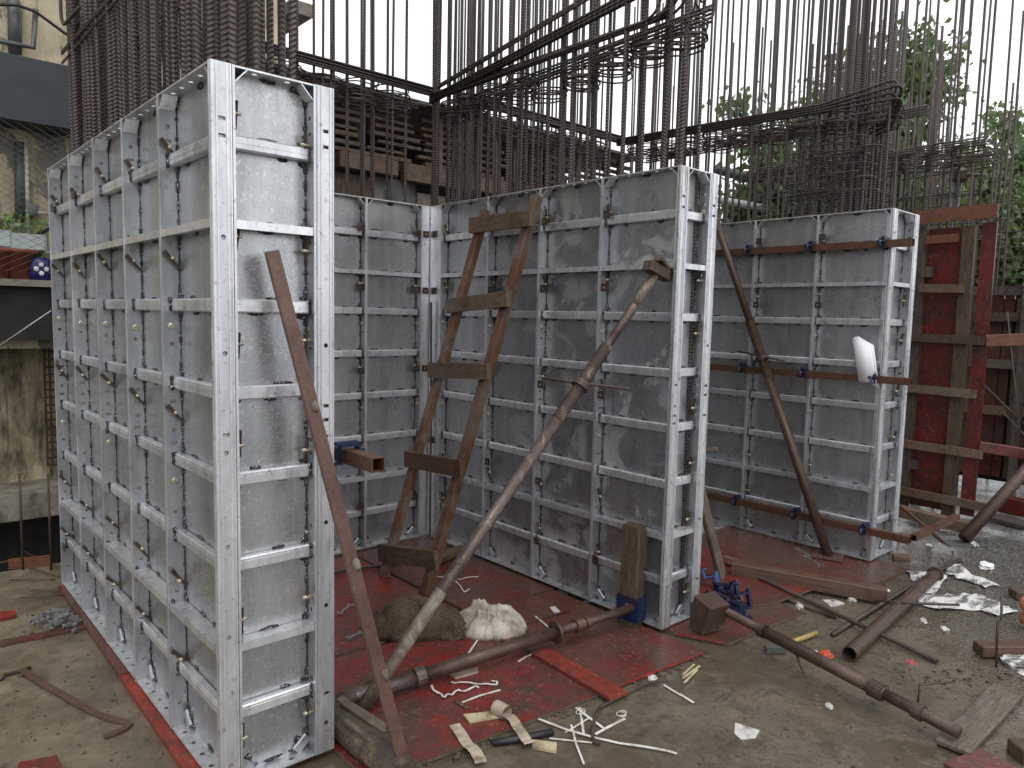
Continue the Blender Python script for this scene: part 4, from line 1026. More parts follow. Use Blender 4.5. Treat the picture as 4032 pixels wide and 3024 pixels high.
# rebar and pipes on the ground
def ribbed(name, label, pts, r, cat='rebar', mat='rebar_steel', pitch=.016):
    pts = [Vector(p) for p in pts]; path = []; rr = []
    for a, c in zip(pts, pts[1:]):
        k = max(2, int((c - a).length / pitch))
        for i in range(k):
            for q, f in ((0, 1), (.4, 1.0), (.55, 1.28), (.85, 1.28)): path.append(a.lerp(c, (i + q) / k)); rr.append(r * f)
    b = MB(); b.tube(path, rr, 7); o = b.obj(name, 'tie_steel'); recenter(o); return tag(o, label, cat)
ribbed('loose_rebar', 'thick ribbed bar lying across the slab under the timber beam', [T(9, 280, 330, 'z', .05), T(9, 560, 455, 'z', .05), T(9, 1000, 660, 'z', .04), T(9, 1655, 972, 'z', .014)], .0105)
ribbed('loose_rebar', 'bent ribbed bar on the wet slab among white strips', [T(8, 2120, 1090, 'z', .02), T(8, 1990, 1105, 'z', .02), T(8, 1870, 1160, 'z', .016), T(8, 1740, 1230, 'z', .012), T(8, 1670, 1270, 'z', .012), T(8, 1640, 1340, 'z', .012), T(8, 1625, 1440, 'z', .012), T(8, 1640, 1490, 'z', .012), T(8, 1680, 1502, 'z', .012)], .006)
ribbed('loose_rebar', 'thin ribbed bar standing in the inner formwork corner', [(2.235, 1.93, .04), (2.243, 1.945, 1.0), (2.236, 1.95, 1.75)], .007)
ribbed('loose_rebar', 'ribbed bar lying behind the ladder foot at the left wall', [T(8, -120, 400, 'z', .03), T(8, 130, 360, 'z', .03), T(8, 390, 330, 'z', .03)], .009)
b = MB(); b.tube([T(9, 970, 797, 'z', .012), T(9, 1560, 430, 'z', .02), T(9, 1800, 308, 'z', .02)], .014, 8); tag(recenter(b.obj('steel_rod', 'tie_steel', None, True)), 'long thin steel rod lying beside the dark pipe', 'steel rod')
pi_ = thing('steel_pipe', 'dark wet steel pipe lying on the slab with its open end facing left', 'steel pipe', T(9, 1080, 940))
tube_on(pi_, 'pipe_body', T(9, 1080, 920, 'z', .04), T(9, 1640, 400, 'z', .045), .037, 'prop_brown', 16, True)
d_ = T(9, 1640, 400, 'z', .045) - T(9, 1080, 920, 'z', .04)
collar(pi_, T(9, 1635, 405, 'z', .045), d_, .05, .02, 'rust_dark', 'flange')
b = MB(); b.tube([T(9, 1240, 572, 'z', .055), T(9, 1500, 592, 'z', .09), T(9, 1790, 603, 'z', .03)], .0075, 7); tag(recenter(b.obj('thin_rod', 'tie_steel', None, True)), 'thin straight rod lying over the dark pipe', 'steel rod')
b = MB(); b.tube([T(9, 2032, 1005), T(9, 2035, 700, 'z', .21) if False else T(9, 2032, 1005) + Vector((0, .01, .22)), T(9, 2032, 1005) + Vector((.02, .0, .235)), T(9, 2032, 1005) + Vector((.03, .01, .35))], .006, 7)
tag(recenter(b.obj('marker_stake', 'tie_steel', None, True)), 'thin upright steel stake in the gravel at the right', 'stake')
b = MB(); b.tube([T(9, 1525, 1240), T(9, 1525, 1240) + Vector((0, 0, .085)), T(9, 1760, 1100, 'z', .02)], .0045, 6); tag(recenter(b.obj('bent_wire', 'tie_steel', None, True)), 'bent wire standing up from the slab right of the prop', 'wire')
# strip and rod on the left
b = MB(); b.ribbon([T(7, 150, 1030, 'z', .012), T(7, 270, 1110, 'z', .01), T(7, 450, 1215, 'z', .006), T(7, 620, 1310, 'z', .004), T(7, 720, 1345, 'z', .004), T(7, 800, 1362, 'z', .004), T(7, 838, 1380, 'z', .004), T(7, 800, 1412, 'z', .004), T(7, 740, 1440, 'z', .004), T(7, 672, 1462, 'z', .004)], .030, .006)
tag(recenter(b.obj('bent_metal_strip', 'rust_square')), 'long rusty metal strip with a bent end on the left slab', 'metal strip')
b = MB(); b.tube([T(7, 0, 1085, 'z', .01), T(7, 30, 1055, 'z', .012), T(7, 130, 1030, 'z', .012), T(7, 200, 1008, 'z', .012)], .0085, 8); tag(recenter(b.obj('rusty_rod', 'rust_dark', None, True)), 'short rusty rod beside the bent strip at the left edge', 'steel rod')
for i, (a, c_, lb) in enumerate((((65, 440), (360, 438), 'thin rod pointing left among the scattered rods'), ((135, 558), (440, 535), 'thin rod nearest the rubble heap'), ((205, 508), (430, 508), 'thin rod lying between two others by the wall foot'), ((150, 255), (380, 355), 'thin rod slanting down to the left wall foot'), ((0, 330), (215, 275), 'thin rod at the far slab edge'), ((185, 360), (385, 415), 'thin rod behind the scattered ones near the wall'))):
    b = MB(); b.tube([T(7, *a, 'z', .02), T(7, *c_, 'z', .015)], .005, 6); tag(recenter(b.obj('thin_rod', 'rust_dark', None, True)), lb, 'steel rod')
for x, lb in ((135, 'upright starter bar at the far slab edge, left one'), (318, 'upright starter bar at the far slab edge, beside the left wall')):
    p = T(7, x + 15, 375); b = MB(); b.tube([p, p + Vector((0, 0, .62))], .007, 6); tag(recenter(b.obj('starter_bar', 'rust_dark', None, True)), lb, 'rebar')
bh = thing('batten_heap', 'small heap of orange battens at the far left slab edge', 'battens', T(7, 190, 330))
for k in range(5):
    b = MB(); b.box((0, 0, 0), ((T(7, 60, 340) - T(7, 330, 315)).length, .02, .02)); o = b.obj('batten', 'orange_wood', bh)
    o.location = (T(7, 60, 340 + 8 * k) + T(7, 330, 315 + 7 * k)) / 2 + Vector((0, 0, .012 + .02 * (k % 2))) - bh.location; o.rotation_euler = (0, 0, -.25 - .03 * k)
# rubble heap
b = MB()
for k in range(90):
    p = T(7, 370 + random.gauss(0, 62), 730 + random.gauss(0, 26)); s_ = R_(.012, .035)
    b.blob((p.x, p.y, s_ * .4 + max(0, .05 - (p - T(7, 380, 725)).length * .25)), (s_ * 1.5, s_, s_ * .8), 5, Matrix.Rotation(R_(0, 3), 3, 'Z'), .3)
tag(b.obj('rubble_heap', 'rubble_grey'), 'small heap of grey rubble at the left wall foot', 'rubble', kind='stuff')

# ------------------------------------------------------------------ sacks
def cloth_heap(name, label, c, rz, mat, outline, height, NR=26, NA=84, par=None, cat='sack'):
    """a cloth heap as a polar sheet: outline(a) -> radius, height(x, y, r, a) -> z; closed underneath"""
    b = MB(); b.v.append(Vector((0, 0, height(0, 0, 0, 0))))
    for i in range(1, NR + 1):
        r = i / NR
        for j in range(NA):
            a = 2 * PI * j / NA; R = outline(a); x, y = R * r * math.cos(a), R * r * math.sin(a)
            z = max(.002, height(x, y, r, a)) if i < NR else .001
            k = 1 + .05 * noise.noise(Vector((x * 22, y * 22, 5))) * (1 - r)
            b.v.append(Vector((x * k, y * k, z)))
    for j in range(NA): b.f.append((0, 1 + j, 1 + (j + 1) % NA))
    for i in range(NR - 1):
        for j in range(NA):
            j2 = (j + 1) % NA; p = 1 + i * NA; q = p + NA; b.f.append((p + j, q + j, q + j2, p + j2))
    b.f.append(tuple(1 + (NR - 1) * NA + j for j in reversed(range(NA))))
    o = b.obj(name, mat, par, True); o.location = c; o.rotation_euler = (0, 0, rz)
    return tag(o, label, cat) if label else o
def ridge(x): return 1 - abs(2 * (x - math.floor(x)) - 1)
def nz(x, y, s, k=0): return noise.noise(Vector((x * s, y * s, k)))
def h_gunny(x, y, r, a):
    d = .150 * (1 - r ** 3.0) ** .7 * (1 + .16 * math.sin(x * 9 + 1.2)); w_ = nz(x, y, 9, 2)
    return d * (1 + .18 * nz(x, y, 5, 1)) - .05 * max(0, rdg(x, y * 1.5, 6, 2)) ** 5 * (1 - r * .4) + .008 * nz(x, y, 26, 3)
def h_gunny2(x, y, r, a):
    return .115 * (1 - r ** 2.4) ** .8 - .030 * ridge(y * 8 + x * 4 + nz(x, y, 9, 6)) ** 3 + .014 * nz(x, y, 22, 4)
def rdg(x, y, sc_, k): return 1 - abs(noise.noise(Vector((x * sc_, y * sc_, k)))) * 2.2
def h_white(x, y, r, a):
    nx, ny = x + .05, y - .03; rr = math.hypot(nx, ny)
    body = (.085 + .035 * math.exp(-((x + .05) ** 2 + (y - .02) ** 2) / .008) + .03 * math.exp(-((x - .10) ** 2 + y ** 2) / .006)) * (1 - r ** 3.4) ** .6
    neck = .022 * math.exp(-(rr / .03) ** 2)
    crease = .030 * max(0, rdg(x * .7 + .2 * y, y * 1.6, 6.5, 4)) ** 6 + .014 * max(0, rdg(x * 1.4, y * .8, 13, 9)) ** 5
    dip = .045 * math.exp(-((y - .9 * x - .02) / .018) ** 2) * (1 - r ** 2)
    return body + neck + (crease - .012) * (1 - r ** 4) - dip
def oval(ax_, ay_, s, amp=.08): return lambda a: 1 / math.sqrt((math.cos(a) / ax_) ** 2 + (math.sin(a) / ay_) ** 2) * (1 + amp * noise.noise(Vector((math.cos(a) * 1.7, math.sin(a) * 1.7, s))) + amp * .4 * noise.noise(Vector((math.cos(a) * 6, math.sin(a) * 6, s))))
cloth_heap('gunny_sack', 'dark brown gunny sack lying on the red plywood', (1.25, .715, .017), math.radians(-37), 'gunny_cloth', oval(.255, .155, 1, .16), h_gunny)
cloth_heap('gunny_sack', 'small brown gunny bundle between the big gunny and the white sack', (1.385, .575, .017), math.radians(-50), 'gunny_cloth', oval(.13, .12, 4, .2), h_gunny2)
cloth_heap('white_sack', 'crumpled dirty white sack with a gathered top on red plywood', (1.575, .475, .018), math.radians(-47), 'sack_cloth', oval(.22, .155, 8, .22), h_white, 34, 120)

# ------------------------------------------------------------------ litter
def strip(label, t, pts, wd, mat='white_plastic', th=.0025, z=.004, cat='plastic strip', name='plastic_strip'):
    P = [T(t, x, y, 'z', z) for x, y in pts]
    if len(P) > 3:                       # soft curls between the measured points
        Q = [P[0]] + P + [P[-1]]; out = []
        for k in range(1, len(Q) - 2):
            p0, p1, p2, p3 = Q[k - 1:k + 3]
            for u in (0, .2, .4, .6, .8): out.append(.5 * ((2 * p1) + (p2 - p0) * u + (2 * p0 - 5 * p1 + 4 * p2 - p3) * u * u + (3 * p1 - p0 - 3 * p2 + p3) * u ** 3) + Vector((0, 0, .006 * abs(math.sin(k * 2.1 + u * 3)))))
        P = out + [P[-1]]
    b = MB(); b.ribbon(P, wd, th); return tag(recenter(b.obj(name, mat)), label, cat)
strip('longest white plastic strip on the wet slab', 8, [(1155, 1290), (1460, 1420), (1800, 1500), (2175, 1568)], .011)
strip('white strip crossing the longest strip towards the bent bar', 8, [(1520, 1270), (1600, 1330), (1695, 1400)], .011, z=.008)
strip('short upright white strip beside the coiled scrap', 8, [(1545, 1270), (1570, 1435)], .010)
strip('white strip pointing to the crumpled scrap on the slab', 8, [(1645, 1442), (1740, 1390), (1838, 1340)], .012)
strip('thin white strip lying flat left of the bent bar', 8, [(1350, 1468), (1480, 1482), (1625, 1497)], .007)
strip('white strip reaching the bottom of the picture', 8, [(1490, 1380), (1520, 1500), (1572, 1635)], .008, z=.007)
strip('faint white strip between the crossing strips', 8, [(1450, 1432), (1520, 1390), (1600, 1340)], .006, z=.006)
strip('short white strip at the right of the bent bar', 8, [(2090, 1122), (2150, 1160), (2212, 1195)], .010)
strip('white strip on red plywood next to the gunny sack', 8, [(798, 958), (850, 880), (898, 808)], .009, z=.021)
strip('straight white strip on the front red sheet', 8, [(783, 1236), (900, 1190), (1030, 1155)], .010, z=.021)
strip('short white strip beside the red strip joint', 8, [(1145, 972), (1195, 940), (1245, 918)], .009, z=.021)
strip('white strip pointing at the flange of the lying prop', 8, [(1258, 676), (1300, 712), (1340, 746)], .008, z=.022)
strip('curly white strap on the front red sheet', 8, [(585, 1130), (600, 1165), (640, 1180), (660, 1205), (690, 1190), (720, 1185), (760, 1160), (800, 1170), (850, 1140), (890, 1140)], .009, z=.022)
strip('looped white strap above the straight strip on red plywood', 8, [(712, 1110), (800, 1112), (900, 1118), (990, 1125), (1010, 1112), (975, 1095)], .008, z=.022)
strip('pale strap looping behind the long prop near the sacks', 8, [(570, 460), (610, 430), (680, 425), (750, 440), (820, 430), (890, 420)], .008, z=.019)
strip('pale strap tail hanging below the loop near the sacks', 8, [(740, 450), (765, 480), (800, 520), (835, 500)], .007, z=.019)
strip('short pale strap beside the ladder foot', 8, [(555, 512), (600, 540), (640, 560)], .007, z=.019)
strip('thin white stick lying against the left wall foot', 8, [(-10, 1292), (90, 1306)], .008, z=.06)
for i, (a, c_) in enumerate((((0, 1060), (75, 990)), ((10, 1110), (95, 1025)), ((0, 1080), (110, 1000)))):
    strip('pale wood sliver by the plywood corner, %s of three' % ('lowest', 'longest', 'topmost')[(1, 0, 2)[i]], 9, [a, c_], .010, 'tile_cream', .004, .004 + .004 * i, 'wood sliver', 'wood_sliver')
strip('short white strip at the puddle left of the lying prop', 9, [(-20, 1180), (70, 1238)], .012)
strip('ragged beige cloth strip at the plywood edge', 8, [(735, 1385), (770, 1440), (820, 1510), (870, 1560), (905, 1625)], .045, 'tape_beige', .002, .02, 'cloth strip', 'cloth_strip')
strip('pale beige tape unrolled down the plywood edge', 8, [(1060, 1310), (1110, 1350), (1150, 1410), (1190, 1470), (1215, 1500)], .042, 'tape_beige', .002, .024, 'tape', 'tape_strip')
# tape roll
c = T(8, 1040, 1285, 'z', .045); ax = (T(8, 1080, 1300, 'z', .045) - T(8, 990, 1250, 'z', .045)).normalized()
b = MB(); b.tube([c - ax * .035, c + ax * .03], .030, 18, caps=False); b.tube([c + ax * .03, c - ax * .035], .026, 18, caps=False)
b.tube([c + ax * .029, c + ax * .0301], .030, 18, False); tag(recenter(b.obj('tape_roll', 'tape_beige', None, True)), 'beige roll of tape on the edge of the red sheet', 'tape roll')
def slab(name, label, t, poly, z0, h, mat, cat):
    b = MB(); b.plate([xy(T(t, x, y)) for x, y in poly], z0, z0 + h); return tag(recenter(b.obj(name, mat)), label, cat)
def crumple(name, label, p, d, mat, cat, seed, rz=0):
    bm = bmesh.new(); bmesh.ops.create_icosphere(bm, subdivisions=3, radius=1)
    for v in bm.verts:
        q = v.co.copy(); k = 1 + .55 * noise.noise(q * 1.8 + Vector((seed, 0, 3))) + .28 * noise.noise(q * 5 + Vector((0, seed, 1)))
        v.co = Vector((q.x * k * d[0] / 2, q.y * k * d[1] / 2, max(0, (q.z * k + .5) / 1.5) * d[2] * .6))
    me = bpy.data.meshes.new(name); bm.to_mesh(me); bm.free(); me.materials.append(MATS[mat])
    return tag(ob(name, me, None, p, (0, 0, rz)), label, cat)
slab('wood_chip', 'cream chip with a brown end beside the tape roll', 8, [(790, 1350), (1015, 1325), (1032, 1365), (830, 1400)], .019, .008, 'tile_cream', 'wood chip')
slab('wood_chip', 'pale chip near the collar of the lying prop', 8, [(700, 1085), (880, 1040), (888, 1070), (740, 1110)], .019, .008, 'tape_beige', 'wood chip')
slab('wood_chip', 'cream chip on the slab below the black hose', 8, [(1240, 1495), (1395, 1515), (1393, 1570), (1235, 1540)], .002, .012, 'tile_cream', 'wood chip')
slab('wood_chip', 'dark splinter on the front red sheet', 8, [(728, 1258), (760, 1262), (832, 1305), (800, 1308)], .019, .006, 'rotten_wood', 'wood chip')
slab('paper_scrap', 'square white scrap behind the lying prop', 8, [(1350, 642), (1385, 636), (1418, 672), (1380, 680)], .020, .004, 'paper_dirty', 'scrap')
crumple('paper_scrap', 'crumpled white scrap near the right strip', T(8, 2017, 1082), (.06, .035, .02), 'paper_dirty', 'scrap', 11, .5)
slab('paper_scrap', 'grey wet scrap floating on the puddle', 9, [(340, 1370), (500, 1420), (470, 1470), (380, 1480), (335, 1440)], .001, .003, 'paper_dirty', 'scrap')
crumple('paper_scrap', 'small white scrap in the middle of the puddle', T(9, 951, 1261), (.055, .03, .012), 'paper_dirty', 'scrap', 16, .5)
slab('paper_scrap', 'white scrap under the edge of the red sheet by the rebar', 9, [(905, 575), (1000, 575), (1050, 600), (960, 620)], .001, .006, 'paper_dirty', 'scrap')
crumple('paper_scrap', 'white cup-shaped scrap by the timber beam end', T(9, 1096, 577), (.055, .045, .035), 'paper_dirty', 'scrap', 8, .5)
crumple('paper_scrap', 'white curled scrap by the stacked red sheets', T(9, 758, 618), (.07, .04, .03), 'paper_dirty', 'scrap', 10, .5)
crumple('paper_scrap', 'white scrap on grey water behind the pipes', T(9, 1597, 219), (.06, .04, .018), 'paper_dirty', 'scrap', 16, .5)
crumple('paper_scrap', 'white paper cup piece beyond the pipes', T(9, 1889, 224), (.06, .05, .055), 'paper_dirty', 'scrap', 2, .5)
crumple('paper_scrap', 'white flat scrap below the torn sheet', T(9, 1561, 704), (.08, .03, .008), 'paper_dirty', 'scrap', 14, .5)
crumple('paper_scrap', 'small white scrap right of the lying rebar', T(9, 1698, 759), (.07, .04, .012), 'paper_dirty', 'scrap', 15, .5)
slab('paper_scrap', 'white chip beside the timber beam end', 9, [(1305, 505), (1335, 508), (1345, 520), (1312, 518)], .001, .008, 'paper_white', 'scrap')
crumple('orange_wrapper', 'torn orange wrapper with white print on the wet slab', T(9, 931, 931), (.085, .06, .03), 'orange_print', 'wrapper', 13, .5)
crumple('wrapper_scrap', 'white silvery piece beside the orange wrapper', T(9, 865, 921), (.075, .03, .012), 'paper_dirty', 'wrapper', 15, .5)
crumple('pink_wrapper', 'pink wrapper on the slab below the rebar end', T(9, 1479, 974), (.06, .05, .008), 'pink_print', 'wrapper', 0, .5)
crumple('plastic_bag', 'small white plastic bag on the gravel at the right', T(9, 1965, 360), (.13, .08, .06), 'paper_white', 'plastic bag', 3, .4)
for lb, x, y, s_ in (('round coil of thin wire among the white strips', 1550, 1300, .018), ('crumpled wire scrap right of the white strips', 1815, 1312, .02)):
    b = MB(); c = T(8, x, y, 'z', .004)
    for k in range(3): b.tube([c + Vector((s_ * (1 + .2 * k) * math.cos(a), s_ * math.sin(a) * (1 - .1 * k), .003 * k)) for a in [2 * PI * j / 12 for j in range(12)]], .0016, 4, closed=True)
    tag(recenter(b.obj('wire_coil', 'white_plastic', None, True)), lb, 'wire')
b = MB(); b.tube([T(8, 975, 1495, 'z', .016), T(8, 1150, 1470, 'z', .016), T(8, 1370, 1425, 'z', .014)], .014, 12); tag(recenter(b.obj('black_hose', 'black_rubber', None, True)), 'short piece of black hose at the edge of the red sheet', 'hose')
b = MB(); b.tube([T(9, 690, 850, 'z', .016), T(9, 868, 785, 'z', .016)], .013, 10); tag(recenter(b.obj('round_stick', 'yellow_wood', None, True)), 'short yellow round stick behind the lying prop', 'stick')
b = MB(); b.box(T(9, 600, 890, 'z', .02), (.10, .035, .03), Matrix.Rotation(-.7, 3, 'Z')); tag(recenter(b.obj('tube_offcut', 'iron_pipe')), 'dark tube offcut under the lying brown prop', 'tube offcut')
b = MB(); b.tube([T(8, 1170, 725, 'z', .024), T(8, 1480, 640, 'z', .024)], .004, 6); tag(recenter(b.obj('thin_rod', 'rust_dark', None, True)), 'thin dark rod lying right of the white sack', 'steel rod')
# spanners
def spanner(label, t, a, c_, z):
    a, c_ = T(t, *a, 'z', z), T(t, *c_, 'z', z); d = (c_ - a).normalized(); x = Vector((-d.y, d.x, 0)); b = MB()
    b.bar(a, c_, .013, .006)
    for p, s in ((a, -1), (c_, 1)):
        for q in (-1, 1): b.bar(p + x * .009 * q, p + d * s * .028 + x * .013 * q, .010, .006)
    return tag(recenter(b.obj('spanner', 'chrome_tool')), label, 'spanner')
spanner('open-ended spanner lying near the base plate of the dark prop', 9, (745, 240), (825, 285), .024)
spanner('second spanner beside the first on dirty red plywood', 9, (800, 290), (880, 335), .024)
spanner('open-ended spanner on red plywood beside the square tube', 8, (0, 650), (50, 610), .022)
spanner('small spanner on red plywood left of the gunny sack', 8, (60, 810), (118, 785), .022)
# torn white sheet
t_ = thing('torn_sheet', 'torn muddy white plastic sheet spread on the slab under the pipe', 'plastic sheet', T(9, 1700, 500))
def ragged(poly, z, seed):
    rs = random.Random(seed); out = []
    for k in range(len(poly)):
        a, c_ = poly[k], poly[(k + 1) % len(poly)]
        for q in (0, .25, .5, .75): out.append((a[0] + (c_[0] - a[0]) * q + rs.uniform(-12, 12), a[1] + (c_[1] - a[1]) * q + rs.uniform(-6, 6)))
    bm = bmesh.new(); vs = [bm.verts.new(T(9, x, y) - t_.location) for x, y in out]; bm.faces.new(vs)
    bmesh.ops.triangulate(bm, faces=bm.faces[:])
    for _ in range(2): bmesh.ops.subdivide_edges(bm, edges=bm.edges[:], cuts=1, use_grid_fill=True)
    for v in bm.verts: v.co.z = z + .012 + .016 * noise.noise(v.co * 9 + Vector((seed, 0, 0)))
    me = bpy.data.meshes.new('sheet_flap'); bm.to_mesh(me); bm.free(); me.materials.append(MATS['torn_sheet']); me.polygons.foreach_set('use_smooth', [True] * len(me.polygons))
    o = ob('sheet_flap', me, t_); m = o.modifiers.new('thickness', 'SOLIDIFY'); m.thickness = .0015
ragged([(1440, 388), (1600, 395), (1720, 415), (1640, 540), (1540, 545), (1500, 470)], 0, 1)
ragged([(1720, 355), (1780, 352), (1900, 430), (2060, 490), (1960, 500), (1800, 440), (1700, 410)], .003, 2)
ragged([(1500, 560), (1640, 540), (1740, 545), (1900, 545), (2050, 590), (2160, 660), (2040, 682), (1900, 640), (1700, 645), (1520, 610)], .002, 3)
crumple('white_bundle', 'white plastic bundle at the right edge below the brown timber', T(9, 2190, 990), (.22, .16, .05), 'torn_sheet', 'plastic bundle', 5, .3)
ws = thing('worker_shoe', 'orange-brown end of an object at the right picture edge', 'object', T(9, 2225, 700, 'z', .06))
b = MB(); b.blob((0, 0, .09), (.09, .08, .10), 9, None, .1); b.blob((.03, 0, .0), (.07, .08, .09), 8, None, .15); b.obj('rounded_end', 'brick_clay', ws, True)
ws.name = 'clay_lump'; ws['label'] = 'orange-brown lump at the right picture edge above the timber'; ws['category'] = 'clay lump'
# mud clods and grit
b = MB()
for k in range(260):
    x = R_(0, 2212); y = R_(700, 1659); p = T(9, x, y)
    if p.x < 2.3 and p.y > -.45: continue
    s_ = abs(random.gauss(0, .004)) + .002; b.blob((p.x, p.y, s_ * .25), (s_ * R_(1, 2), s_ * R_(1, 2), s_ * .8), 5, None, .3)
for k in range(150):
    p = T(7, R_(0, 1100), R_(560, 1659))
    if p.x > -.06: continue
    s_ = abs(random.gauss(0, .005)) + .0025; b.blob((p.x, p.y, s_ * .25), (s_ * R_(1, 2.5), s_ * R_(1, 2), s_ * .8), 5, None, .3)
for k in range(420):
    p = T(9, R_(700, 2300), R_(180, 760)); s_ = abs(random.gauss(0, .006)) + .003; b.blob((p.x, p.y, s_ * .25), (s_ * R_(1, 2), s_ * R_(1, 2), s_ * .8), 5, None, .3)
for k in range(170):
    p = T(9, R_(1350, 2250), 1060 + R_(-40, 60)) if k < 60 else T(8, R_(450, 2200), R_(0, 20) + 1640 - R_(0, 1) * 10)
    if k >= 60: p = Vector((R_(.6, 2.25), 0, 0)); p.y = -.26 - .085 * (p.x - .55) + R_(-.05, -.01)
    s_ = abs(random.gauss(0, .008)) + .004; b.blob((p.x, p.y, s_ * .3), (s_ * R_(1, 2.2), s_ * R_(1, 2), s_), 5, None, .3)
tag(b.obj('grit', 'mud_clod'), 'scattered mud crumbs and grit on the wet slab', 'grit', kind='stuff')

# ------------------------------------------------------------------ neighbouring building on the left
YN = 7.0
nb = thing('neighbour_building', 'stained beige plaster building with a dark band behind the left bars', 'building', (0, YN + 2, -4.0))
def nbox(name, x0, x1, y0, y1, z0, z1, mat, par=None):
    par = par or nb; b = MB(); b.box(((x0 + x1) / 2, (y0 + y1) / 2, (z0 + z1) / 2), (x1 - x0, y1 - y0, z1 - z0))
    o = b.obj(name, mat, par); o.location = -par.location if par is nb else Vector((0, 0, 0)); return o
nbox('upper_wall', -9, 3.42, YN, YN + 4, 4.24, 11, 'stained_plaster')
nbox('middle_wall', -9, 3.42, YN + .02, YN + 4, 1.2, 4.24, 'stained_plaster')
nbox('lower_wall', -9, 3.38, YN + .5, YN + 4, -4, 1.2, 'mouldy_plaster')
nbox('dark_band', -9, 3.38, YN - .45, YN + .01, 3.50, 4.13, 'band_paint')
nbox('ledge', -9, 3.2, YN - .35, YN + .03, 1.86, 1.93, 'ledge_concrete')
nbox('dark_beam', -9, 3.2, YN - .26, YN + .5, 1.30, 1.858, 'shade_black')  # black glazed beam, with its shadow put into the colour too
nbox('lower_ledge', -9, 3.1, YN - .2, YN + .6, -.62, -.34, 'ledge_concrete')
nbox('opening', -9, 3.1, YN + .35, YN + .62, -2.6, -.62, 'shade_black')
nbox('corner_pilaster', 3.10, 3.46, YN - .06, YN + .3, 3.0, 11, 'stained_plaster')
nbox('corner_ledge', 3.46, 3.75, YN - .25, YN + .6, 5.44, 5.60, 'ledge_concrete')
for x0, x1, z0, z1 in ((1.75, 2.45, 4.55, 5.9), (1.05, 1.55, 4.5, 6.4)):
    f = nbox('window', x0, x1, YN - .03, YN + .05, z0, z1, 'ledge_concrete')
    nbox('pane', x0 + .06, x1 - .06, YN - .045, YN + .0, z0 + .06, z1 - .06, 'shade_black', f)
    b = MB()
    for k in range(9): b.box((x0 + .06 + k * (x1 - x0 - .12) / 8, YN - .10, (z0 + z1) / 2), (.014, .014, z1 - z0))
    for k in range(6): b.box(((x0 + x1) / 2, YN - .10, z0 + k * (z1 - z0) / 5), (x1 - x0, .012, .014))
    o = b.obj('grille', 'rust_dark', f)
# balcony grille under the roof (dark frame at the top)
b = MB()
for z in (5.0, 5.35, 5.7, 6.05, 6.4):
    b.bar((1.35, YN - .5, z), (2.2, YN - .5, z), .03, .03); b.bar((1.35, YN - .5, z), (1.35, YN, z), .03, .03)
for k in range(6): b.bar((1.35 + .17 * k, YN - .5, 5.0), (1.35 + .17 * k, YN - .5, 6.4), .03, .03)
o = b.obj('balcony_grille', 'rust_dark', nb); o.location = -nb.location
# grille at the lower window
b = MB(); x0 = T(4, 290, 800, 'y', YN + .4).x; z1 = T(4, 300, 520, 'y', YN + .4).z; z0 = T(4, 300, 1360, 'y', YN + .4).z
for k in range(18): b.bar((x0, YN + .42, z0 + k * (z1 - z0) / 17), (x0 + .6, YN + .42, z0 + k * (z1 - z0) / 17), .018, .018)
for k in range(4): b.bar((x0 + .05 * k if k < 2 else x0 + .25 * k, YN + .40, z0), (x0 + .05 * k if k < 2 else x0 + .25 * k, YN + .40, z1), .022, .022)
o = b.obj('window_grille', 'rust_dark', nb); o.location = -nb.location
def pipe(name, label, pts, r, mat, cat='pipe'):
    b = MB(); b.tube(pts, r, 10); return tag(recenter(b.obj(name, mat, None, True)), label, cat)
Y1 = YN - .07
pipe('drain_pipe', 'grey vertical drain pipe high on the beige wall', [T(1, 85, -60, 'y', Y1), T(1, 92, 345, 'y', Y1)], .055, 'iron_pipe')
pipe('drain_pipe', 'thin grey pipe right of the drain pipe', [T(1, 118, 20, 'y', Y1), T(1, 122, 350, 'y', Y1)], .03, 'iron_pipe')
pipe('wall_pipe', 'horizontal grey pipe across the beige wall above the band', [T(1, -20, 262, 'y', Y1 - .05), T(1, 215, 308, 'y', Y1 - .05), T(1, 232, 60, 'y', Y1 - .05)], .028, 'iron_pipe')
pipe('wall_cable', 'dark cable sagging across the upper beige wall', [T(1, -20, 30, 'y', Y1 - .1), T(1, 110, 32, 'y', Y1 - .1), T(1, 230, 75, 'y', Y1 - .1), T(1, 420, 215, 'y', Y1 - .1), T(1, 640, 350, 'y', Y1 - .1)], .016, 'black_rubber', 'cable')
pipe('drain_pipe', 'dark vertical pipe below the dark band', [T(1, 125, 920, 'y', Y1), T(1, 133, 1440, 'y', Y1)], .05, 'iron_pipe')
pipe('water_pipe', 'cream water pipe with an elbow above the flower pots', [T(1, 140, 1462, 'y', Y1 - .04), T(1, 66, 1465, 'y', Y1 - .04), T(1, 70, 1640, 'y', Y1 - .04), T(4, 100, -5, 'y', Y1 - .04), T(4, 205, 5, 'y', Y1 - .04)], .034, 'pvc_pipe')
pipe('water_pipe', 'thin cream pipe running down the middle of the netted wall', [T(1, 168, 920, 'y', Y1 - .02), T(1, 185, 1610, 'y', Y1 - .02)], .022, 'pvc_pipe')
pipe('water_pipe', 'short cream pipe running behind the left wall top edge', [T(1, 190, 1635, 'y', Y1 - .02), T(1, 330, 1640, 'y', Y1 - .02)], .022, 'pvc_pipe')
pipe('water_pipe', 'cream branch pipe ending at a round junction box', [T(1, 165, 1370, 'y', Y1 - .02), T(1, 330, 1385, 'y', Y1 - .02)], .022, 'pvc_pipe')
